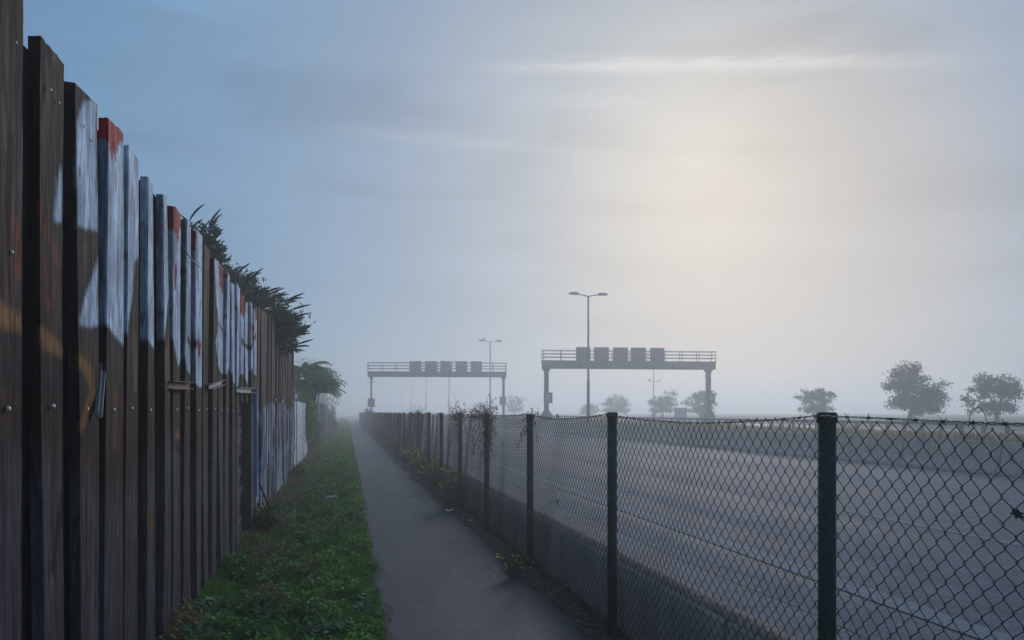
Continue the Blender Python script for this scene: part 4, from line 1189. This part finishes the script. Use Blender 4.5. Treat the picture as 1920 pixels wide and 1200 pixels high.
# tree of heaven: long feathered leaves
def ailanthus(loc, seed):
    rng = random.Random(seed)
    g = empty('tree_of_heaven', loc); tag(g, 'young tree with long feathery drooping leaves above the white panel wall', 'tree')
    st = MB(); P, Dv, Lv = [], [], []; UP = []
    crowns = [Vector((0.35, 0.3, 2.05)), Vector((-0.2, -0.2, 2.15)), Vector((0.15, 0.9, 2.2)), Vector((-0.5, 0.2, 2.25)), Vector((0.1, 0, 2.55)), Vector((-0.25, 0.6, 2.9)), Vector((0.3, -0.4, 2.4)), Vector((-0.6, -0.3, 2.7)), Vector((0.0, 1.2, 2.75))]
    for c in crowns:
        st.tube([(c.x * 0.2, c.y * 0.3, 0), (c.x * 0.5, c.y * .7, c.z * 0.55), tuple(c)], [0.04, 0.03, 0.02], 6)
        for k in range(15):
            a = rng.uniform(-1.9, 1.9) if k % 3 else rng.uniform(0, 6.28)
            d = Vector((math.cos(a), math.sin(a), rng.uniform(0.25, 1.0))).normalized(); L = rng.uniform(0.65, 1.15); n = 14; q = c.copy(); pts = []
            for i in range(n + 1):
                pts.append(q.copy()); d = (d + Vector((0, 0, -0.045 - 0.005 * i))).normalized(); q = q + d * L / n
            st.tube(pts, [0.007 * (1 - 0.7 * i / n) for i in range(n + 1)], 3)
            for i in range(2, n + 1, 1):
                ax = (pts[i] - pts[i - 1]).normalized(); sd = ax.cross(Vector((0, 0, 1))).normalized()
                for s in (-1, 1):
                    P.append(list(pts[i])); Dv.append(list(sd * s * 0.75 + ax * 0.35 + Vector((0, 0, -0.75)))); Lv.append(rng.uniform(0.18, 0.26) * (1 - 0.45 * i / n)); UP.append(list(ax))
    st.build('stems', M_GSTEM, g)
    P, Dv, Lv = np.array(P), np.array(Dv), np.array(Lv)
    V, Fc = leaf_arrays(P, Dv, Lv, Lv * 0.40, 0.15, np.array([0.3, 1.0, 0.3]) + RNG.normal(size=P.shape) * 0.35)
    mesh_obj('fronds', V, Fc, M_LEAF, g, cols=rep4(tint(len(P), (0.09, 0.19, 0.08), 0.3, 0.08)))
ailanthus((-1.35, 31.0, 0.35), 5)

# ------------------------------------------------------------------ verge grass
def grass_field():
    Vs, Fs, Cs = [], [], []; base = 0
    def add(V, Fc, C):
        nonlocal base
        Vs.append(V); Fs.append(Fc + base); Cs.append(C); base += len(V)
    for (y0, y1, dens, size) in ((4.6, 8.0, 15000, 1.0), (8.0, 12.0, 9000, 1.15), (12, 20, 4200, 1.5), (20, 36, 1500, 2.2), (36, 70, 420, 3.6), (70, 140, 90, 7.0)):
        n = int(dens * (y1 - y0) * 1.45)
        X = RNG.uniform(-1.22, 0.30, n); Y = RNG.uniform(y0, y1, n)
        pat = np.array([mnoise.noise(Vector((x * 1.6, y * 1.3, 21.0))) for x, y in zip(X, Y)])
        pat2 = np.array([mnoise.noise(Vector((x * 4.2, y * 3.5, 5.0))) for x, y in zip(X, Y)])
        edge = np.array([verge_edge(y) for y in Y]) + 0.03 * pat2
        dry = np.clip((pat2 * 0.6 + pat - 0.16) * 2.6 + np.clip((-0.72 - X) * 2.2, 0, .7), 0, 1) * (X < -0.25)
        keep = (X < edge) & ((RNG.random(n) > dry * 0.55))
        X, Y, pat, pat2, dry = X[keep], Y[keep], pat[keep], pat2[keep], dry[keep]; n = len(X)
        Z = np.array([verge_h(x, y) for x, y in zip(X, Y)])
        tuft = np.clip(0.55 + 1.1 * pat + 0.9 * pat2, 0.1, 1.6)
        # leafy clover-like cover
        m = RNG.random(n) < 0.62; k = m.sum()
        hgt = RNG.random(k) ** 0.6 * 0.135 * tuft[m] ** 1.3 * size ** 0.35
        P = np.stack([X[m], Y[m], Z[m] + hgt], 1)
        d = rand_dirs(k, 0.15); d[:, 2] *= 0.55
        V, Fc = leaf_arrays(P, d, 0.026 * size * RNG.uniform(.6, 1.5, k), 0.019 * size * RNG.uniform(.7, 1.2, k), 0.1, np.array([0, 0, 1.0]) + RNG.normal(size=(k, 3)) * 0.35)
        c = tint(k, (0.13, 0.27, 0.04), 0.7, 0.25) * (0.75 + 0.35 * tuft[m])[:, None]
        dm = (RNG.random(k) < dry[m] * 0.9)
        c[dm] = tint(int(dm.sum()), (0.20, 0.135, 0.06), 0.4, 0.1)
        add(V, Fc, rep4(c))
        # blades
        m = ~m; k = m.sum()
        P = np.stack([X[m], Y[m], Z[m]], 1)
        lean = rand_dirs(k, 0.0); lean[:, 2] = RNG.uniform(0.7, 2.2, k)
        L = (0.045 + 0.085 * RNG.random(k)) * (0.6 + 0.6 * tuft[m]) * size ** 0.5
        V, Fc = leaf_arrays(P, lean, L, 0.0065 * size, 0.3)
        c = tint(k, (0.115, 0.25, 0.036), 0.65, 0.2)
        dm = RNG.random(k) < np.clip(dry[m] * 1.2 + 0.03, 0, 1)
        c[dm] = tint(int(dm.sum()), (0.26, 0.19, 0.09), 0.35, 0.1)
        add(V, Fc, rep4(c))
    # leafy clumps standing out of the turf
    for q in range(130):
        cy_ = 4.9 + 22 * RNG.random() ** 1.6; cx = RNG.uniform(-1.1, 0.14); k = int(RNG.uniform(60, 170)); rr = RNG.uniform(.05, .15) * (1 + cy_ / 30); hh = RNG.uniform(.06, .17)
        a = RNG.uniform(0, 6.28, k); rad = rr * np.sqrt(RNG.random(k)); zz = verge_h(cx, cy_) + hh * (1 - (rad / rr) ** 2 * .8) * RNG.uniform(.4, 1, k)
        P = np.stack([cx + rad * np.cos(a), cy_ + rad * np.sin(a) * 1.2, zz + .02], 1)
        d = np.stack([np.cos(a), np.sin(a), RNG.uniform(-.2, .9, k)], 1) + RNG.normal(size=(k, 3)) * .4
        V, Fc = leaf_arrays(P, d, RNG.uniform(.03, .065, k) * (1 + cy_ / 25), RNG.uniform(.016, .03, k) * (1 + cy_ / 25), .12, np.array([0, 0, 1.0]) + RNG.normal(size=(k, 3)) * .35)
        tone = [(0.085, 0.24, 0.035), (0.06, 0.19, 0.05), (0.13, 0.25, 0.04), (0.10, 0.20, 0.09)][RNG.integers(0, 4)]
        add(V, Fc, rep4(tint(k, tone, .4, .12)))
    # tall fringe at the foot of the boards
    k = 5000; Y = RNG.uniform(4.6, 22, k); P = np.stack([RNG.uniform(-1.16, -1.0, k), Y, np.full(k, 0.03)], 1)
    pt = np.array([mnoise.noise(Vector((0, y * 1.1, 13.0))) for y in Y])
    lean = rand_dirs(k); lean[:, 0] = np.abs(lean[:, 0]) * .7; lean[:, 2] = RNG.uniform(1, 2.5, k)
    V, Fc = leaf_arrays(P, lean, RNG.uniform(.06, .22, k) * np.clip(0.7 + pt, .2, 1.4), 0.007, .3)
    c = tint(k, (0.05, 0.10, 0.025), .4, .15); dm = RNG.random(k) < 0.4 + 0.5 * pt; c[dm] = tint(int(dm.sum()), (0.24, 0.16, 0.07), .35, .1)
    add(V, Fc, rep4(c))
    o = mesh_obj('verge_grass', np.concatenate(Vs), np.concatenate(Fs), M_GRASS, cols=np.concatenate(Cs))
    tag(o, 'dense green grass and clover verge between board fence and footpath', 'grass', kind='stuff')
grass_field()
# tall dry grass on the median
def dry_band(name, label, x0, x1, y0, y1, n, zf, hlo, hhi, col, wd, cat='grass', lean_k=0.6):
    X = RNG.uniform(x0, x1, n); Y = y0 + (y1 - y0) * RNG.random(n) ** 1.5
    P = np.stack([X, Y, np.full(n, zf)], 1); lean = rand_dirs(n) * lean_k; lean[:, 2] = RNG.uniform(.8, 1.6, n)
    pt = np.array([mnoise.noise(Vector((x * .6, y * .35, 3.0))) for x, y in zip(X, Y)])
    L = RNG.uniform(hlo, hhi, n) * np.clip(0.95 + 0.55 * pt, .4, 1.5)
    V, Fc = leaf_arrays(P, lean, L, wd * (1 + Y / 60), .2)
    c = tint(n, col, .35, .1); gm = RNG.random(n) < 0.35; c[gm] = tint(int(gm.sum()), (0.14, 0.15, 0.05), .3, .1)
    tag(mesh_obj(name, V, Fc, M_GRASS, cols=rep4(c)), label, cat, kind='stuff')
dry_band('median_grass', 'tall tan dry grass along the median behind the concrete barrier', 17.0, 19.9, 12, 170, 60000, 0.66, 0.14, 0.46, (0.46, 0.36, 0.19), 0.022)
# ------------------------------------------------------------------ weeds, creepers and leaf litter along the fence
def weed(label, x, y, r, h, n, col, flowers=0, fcol=(0.9, 0.68, 0.04), leaf=0.05, lean=-0.25, stem=True, name='weed', group='weeds along the fence foot'):
    g = empty(name, (x, y, 0.0)); tag(g, label, 'weed', group)
    mb = MB(); tips = []
    ns = max(6, int(n / 45))
    for k in range(ns):
        a = RNG.uniform(0, 6.28); rr = r * RNG.uniform(.2, 1.0); e = Vector((rr * math.cos(a) + lean * h * .4, rr * math.sin(a) * 1.2, h * RNG.uniform(.45, 1.0)))
        b = Vector((0.25 * rr * math.cos(a), .35 * rr * math.sin(a), 0)); m = b.lerp(e, .5); m.z += .12 * h
        mb.tube([b, m, e], [.004, .003, .0015], 3); tips.append((b, m, e))
    tag(mb.build('stems', M_GSTEM, g), kind='stuff')
    i = RNG.integers(0, ns, n); t = RNG.random(n) ** 0.7
    A = np.array([[list(q) for q in tp] for tp in tips])[i]
    P = (A[:, 0] * ((1 - t) ** 2)[:, None] + 2 * A[:, 1] * (t * (1 - t))[:, None] + A[:, 2] * (t ** 2)[:, None]) + RNG.normal(size=(n, 3)) * 0.018
    P[:, 2] = np.maximum(P[:, 2], 0.005)
    V, Fc = leaf_arrays(P, rand_dirs(n, 0.4), leaf * RNG.uniform(.5, 1.4, n), leaf * .3 * RNG.uniform(.6, 1.2, n))
    mesh_obj('foliage', V, Fc, M_LEAF, g, cols=rep4(tint(n, col, .4, .15)))
    if flowers:
        i = RNG.integers(0, ns, flowers); P = A[:1].repeat(flowers, 0)[:, 2] * 0 + np.array([list(tips[q][2]) for q in i]) + RNG.normal(size=(flowers, 3)) * np.array([.05, .05, .045])
        P[:, 2] = np.maximum(P[:, 2], .05)
        Vs, Fs = [], []
        for q in range(3):
            V, Fc = leaf_arrays(P, rand_dirs(flowers, .6), .022, .018, .1); Vs.append(V); Fs.append(Fc + q * len(V))
        tag(mesh_obj('flowers', np.concatenate(Vs), np.concatenate(Fs), M_LEAF, g, cols=np.tile(rep4(tint(flowers, fcol, .2, .1)), (3, 1))), kind='stuff')
    return g
GW = (0.085, 0.115, 0.04); DW = (0.15, 0.12, 0.07)
def at_ground(px, py):
    D = F * H / (py - HY); return PD(px, D)
for i, (px, py, r, h, n, col, fl, lb) in enumerate((
    (965, 1083, .22, .24, 900, (0.045, 0.085, 0.03), 25, 'small green weed with few yellow flowers at the foot of the nearest weedy post'),
    (862, 948, .34, .75, 2200, GW, 150, 'yellow-flowered weed against the green post, nearest of the big clumps'),
    (838, 958, .25, .45, 1200, DW, 0, 'dry grey-brown weed beside the nearest flowering clump'),
    (815, 916, .34, .72, 1800, GW, 150, 'bushy weed thick with yellow flowers, second of the clumps'),
    (792, 893, .36, .70, 1600, GW, 130, 'yellow-flowered weed leaning over the path edge, third of the clumps'),
    (776, 880, .36, .62, 1300, (0.08, 0.08, 0.03), 80, 'sparser yellow-flowered weed, fourth of the clumps'),
    (757, 862, .38, .55, 1200, DW, 20, 'fading weed beside the white litter at the path edge'),
    (741, 850, .42, .60, 1300, (0.15, 0.12, 0.06), 0, 'tan dry weed clump past the flowering ones'),
    (728, 840, .45, .60, 1100, (0.12, 0.095, 0.055), 0, 'dull brown weed clump further along the misty path'),
    (716, 829, .5, .62, 1100, DW, 0, 'misty weed clump at the path edge before the creeper'),
    (706, 820, .6, .7, 1100, (0.11, 0.1, 0.05), 0, 'last distinguishable weed clump along the foggy path'))):
    p = at_ground(px, py); weed(lb, p.x, p.y, r * .92, h * .9, int(n * .75), col, fl, leaf=.05 if i else .04)
for i, (px, py, lb) in enumerate(((578, 842, 'yellow-flowered plant at the foot of the white panel wall'), (495, 1010, 'leafy green clump under the gate opening of the board fence'),
                   (560, 905, 'low bright green clump at the far end of the board fence'))):
    p = at_ground(px, py); weed(lb, p.x - (0.1 if i else 0), p.y, .34, (.55, .42, .4)[i], 1800, ((.07, .09, .03), (.04, .085, .02), (.05, .10, .03))[i], (60, 3, 0)[i], lean=.1, leaf=.06, group='clumps along the verge')
# dock-like rosettes and small flowers in the grass
for i, (px, py, lb) in enumerate(((548, 1063, 'grey-green broad-leaved plant in the middle of the grass verge'), (580, 1010, 'broad pale leaves in the grass by the bent stick'),
        (622, 948, 'small pale plant in the verge near the path'), (612, 916, 'pale flat-leaved plant farther along the verge'))):
    p = at_ground(px, py); n = 26
    a = RNG.uniform(0, 6.28, n); d = np.stack([np.cos(a), np.sin(a), RNG.uniform(.1, .6, n)], 1)
    P = np.stack([RNG.normal(0, .05, n), RNG.normal(0, .05, n), np.full(n, .07)], 1)
    g = empty('broad_leaf_weed', (p.x, p.y, verge_h(p.x, p.y))); tag(g, lb, 'weed', 'broad-leaved weeds in the verge')
    V, Fc = leaf_arrays(P, d, RNG.uniform(.06, .13, n), RNG.uniform(.03, .055, n), .15, np.tile([0, 0, 1.0], (n, 1)))
    mesh_obj('leaves', V, Fc, M_LEAF, g, cols=rep4(tint(n, (.09, .16, .085), .25, .1)))
def creeper(label, y, r, n, up, down, seed, green=0.1):
    """dead climber tangled round a post top"""
    rng = random.Random(seed)
    g = empty('dry_creeper', (FX, y, 0)); tag(g, label, 'creeper', 'dry creepers on the fence top')
    mb = MB(); P, Dv = [], []
    for k in range(n):
        z = 1.5 + rng.uniform(-.05, .06); q = Vector((rng.uniform(-.05, .05), rng.gauss(0, r * .45), z))
        d = Vector((rng.uniform(-.5, .3), rng.uniform(-1, 1), rng.uniform(.2, 1.2) if rng.random() < .55 else rng.uniform(-1.4, -.3))).normalized()
        L = rng.uniform(.3, 1) * (up if d.z > 0 else down); pts = [q.copy()]
        for i in range(7):
            d = (d + Vector((rng.uniform(-.25, .25), rng.uniform(-.3, .3), -.12 if d.z > 0 else -.08))).normalized(); q = q + d * L / 7; q.x = max(-.16, min(.09, q.x)); pts.append(q.copy())
            for r_ in range(rng.choice((0, 1, 1, 2))): P.append(list(q + Vector((rng.gauss(0, .018), rng.gauss(0, .018), rng.gauss(0, .018))))); Dv.append([rng.gauss(0, 1), rng.gauss(0, 1), rng.gauss(-.4, 1)])
        mb.tube(pts, .0024, 3)
    tag(mb.build('stems', M_STEM, g), kind='stuff')
    P, Dv = np.array(P), np.array(Dv); m = len(P)
    V, Fc = leaf_arrays(P, Dv, RNG.uniform(.016, .042, m), RNG.uniform(.008, .020, m), .3)
    c = tint(m, (.30, .125, .065), .45, .2); gm = RNG.random(m) < green; c[gm] = tint(int(gm.sum()), (.05, .075, .02), .3, .1)
    mesh_obj('leaves', V, Fc, M_LEAF, g, cols=rep4(c))
py_ = lambda k: PY0 + k * PSP
creeper('small reddish dry tuft on the third fence post from the right', py_(2), .12, 16, .16, .30, 1, .35)
creeper('thick brown dry creeper piled over the fourth fence post from the right', py_(3), .42, 95, .38, .75, 2, .2)
creeper('trailing brown creeper on the wire left of the fourth post', py_(3) + 1.1, .5, 26, .25, .5, 12, .1)
creeper('brown creeper with curled tips over the fifth fence post', py_(4) + .2, .6, 60, .38, .75, 3, .15)
creeper('dense red-brown creeper bunched on the wire at the eighth post', py_(7) - .5, 1.0, 75, .32, .6, 4, .1)
creeper('reddish creeper on the wire just past the eighth post', py_(8) - .4, .9, 45, .3, .5, 5, .1)
# leaf litter in the dirt strip
n = 2600; Y = 4.6 + 16 * RNG.random(n) ** 1.7; X = np.array([dirt_edge(y) for y in Y]) - .02 + RNG.random(n) ** .8 * .34
P = np.stack([X, Y, np.full(n, .014) + RNG.random(n) * .014], 1); d = rand_dirs(n); d[:, 2] *= .25
V, Fc = leaf_arrays(P, d, RNG.uniform(.018, .05, n), RNG.uniform(.012, .03, n), .3, np.array([0, 0, 1.0]) + RNG.normal(size=(n, 3)) * .3)
tag(mesh_obj('leaf_litter', V, Fc, M_LEAF, cols=rep4(tint(n, (.15, .10, .062), .6, .15))), 'brown fallen leaves along the foot of the chain-link fence', 'leaves', kind='stuff')
n = 1100; P = np.stack([RNG.uniform(.3, 1.65, n), 4.8 + 24 * RNG.random(n) ** 1.5, np.full(n, .006)], 1)
ek = RNG.random(n) < .6; P[ek, 0] = np.where(RNG.random(ek.sum()) < .5, .34 + .22 * RNG.random(ek.sum()) ** 2, 1.66 - .5 * RNG.random(ek.sum()) ** 2)
d = rand_dirs(n); d[:, 2] = 0.05
V, Fc = leaf_arrays(P, d, RNG.uniform(.008, .034, n), RNG.uniform(.005, .018, n), .25, np.tile([0, 0, 1.0], (n, 1)))
tag(mesh_obj('path_grit', V, Fc, M_LEAF, cols=rep4(tint(n, (.20, .16, .12), .75, .15))), 'tiny leaf bits and grit scattered over the footpath', 'debris', kind='stuff')
n = 420; Y = 4.7 + 8 * RNG.random(n) ** 1.3; P = np.stack([RNG.uniform(-1.1, .15, n), Y, np.full(n, .115)], 1); P[:, 0] -= 0.25 * (RNG.random(n) < .6); P[:, 0] = np.maximum(P[:, 0], -1.1)
V, Fc = leaf_arrays(P, rand_dirs(n, 1.0), .013, .013, .1, None)
c = tint(n, (.62, .50, .06), .2, .1); wm = RNG.random(n) < .45; c[wm] = tint(int(wm.sum()), (.6, .62, .6), .15, .05)
tag(mesh_obj('verge_flowers', V, Fc, M_LEAF, cols=rep4(c)), 'tiny yellow and white flowers dotted through the verge', 'flowers', kind='stuff')
# ------------------------------------------------------------------ litter
def scrap(name, label, px, py, sx, sy, sz, mat, rz, z=None, cat='litter'):
    p = at_ground(px, py); z = 0.012 if z is None else z
    rng = random.Random(int(px)); mb = MB(); n = 5
    for j in range(n + 1):
        for i in range(n + 1):
            mb.v.append(Vector(((i / n - .5) * sx * (1 + .2 * rng.uniform(-1, 1)), (j / n - .5) * sy * (1 + .2 * rng.uniform(-1, 1)), sz * abs(math.sin(i * 1.9 + j * 1.3 + px)) + rng.uniform(0, sz * .4))))
    for j in range(n):
        for i in range(n): a = j * (n + 1) + i; mb.f.append((a, a + 1, a + n + 2, a + n + 1))
    o = mb.build(name, mat); o.location = (p.x, p.y, z); o.rotation_euler = (0, 0, rz)
    m = o.modifiers.new('thick', 'SOLIDIFY'); m.thickness = .003
    tag(o, label, cat)
scrap('paper_scrap', 'flat white paper scrap at the dirt edge, nearest of the litter', 882, 978, .07, .06, .012, M_WHITE, .4)
scrap('paper_strip', 'long crumpled white strip on the dirt left of the paper scrap', 843, 961, .12, .05, .03, M_WHITE, .1)
scrap('paper_strip', 'curled white scrap under the flowering weed', 833, 947, .14, .07, .045, M_WHITE, 1.0)
scrap('wrapper', 'red flattened wrapper lying on the path edge', 743, 868, .20, .07, .02, M_RED, .2)
scrap('paper_scrap', 'small white scrap just right of the red wrapper', 752, 872, .10, .08, .02, M_WHITE, 1.2)
scrap('crumpled_bag', 'pale crumpled bag in the weeds above the red wrapper', 756, 861, .18, .12, .10, M_WHITE, .5)
scrap('paper_strip', 'thin pale strip lying in the middle of the path', 777, 940, .11, .012, .004, M_WHITE, .1)
scrap('plastic_bag', 'white crumpled plastic lying in the grass verge', 622, 948, .20, .07, .05, M_WHITE, .2, .11)
scrap('plastic_bag', 'small white scrap in the grass beyond the crumpled plastic', 604, 927, .08, .07, .05, M_WHITE, .9, .11)
# reflectors clipped to the mesh
for (yy, zz, lb) in ((on_side(790, 787, FX)[0], on_side(790, 787, FX)[1], 'yellow reflector on the fence wire, nearer one'), (on_side(755, 778, FX)[0], on_side(755, 778, FX)[1], 'yellow reflector on the fence wire, farther one')):
    r = MB().tube([(0, 0, 0), (0.012, 0, 0)], .05, 12).build('reflector', simple('reflector_yellow', (.75, .68, .25), .3), None); r.location = (FX - .03, yy, zz); tag(r, lb, 'reflector')
for (px, py, lb) in ((967, 792, 'yellow leaf caught high in the mesh beside the third post'), (983, 939, 'yellow leaf caught low in the mesh beside the third post')):
    a_, b_ = on_side(px, py, FX)
    V, Fc = leaf_arrays(np.array([[0, -.02, 0]] * 2), np.array([[0.05, 1, .3], [.1, .8, -.4]]), .05, .035, .2, np.array([[1.0, 0, .2]] * 2))
    tag(mesh_obj('caught_leaf', V, Fc, M_LEAF, cols=np.tile([[.7, .5, .03]], (8, 1)), loc=(FX - .01, a_, b_)), lb, 'leaf')

# ------------------------------------------------------------------ fog
hz = MB().box(-395, 595, -98, 695, -1.2, 11.6).build('haze', None)
tag(hz, 'thin morning fog lying over road and path', 'fog', kind='stuff')
m = bpy.data.materials.new('haze'); m.use_nodes = True; t = m.node_tree; t.nodes.clear()
pv = t.nodes.new('ShaderNodeVolumePrincipled'); pv.inputs['Color'].default_value = (0.93, 0.96, 1.0, 1); pv.inputs['Density'].default_value = 0.0062
pv.inputs['Anisotropy'].default_value = 0.55
mo = t.nodes.new('ShaderNodeOutputMaterial'); t.links.new(pv.outputs[0], mo.inputs['Volume'])
hz.data.materials.append(m)
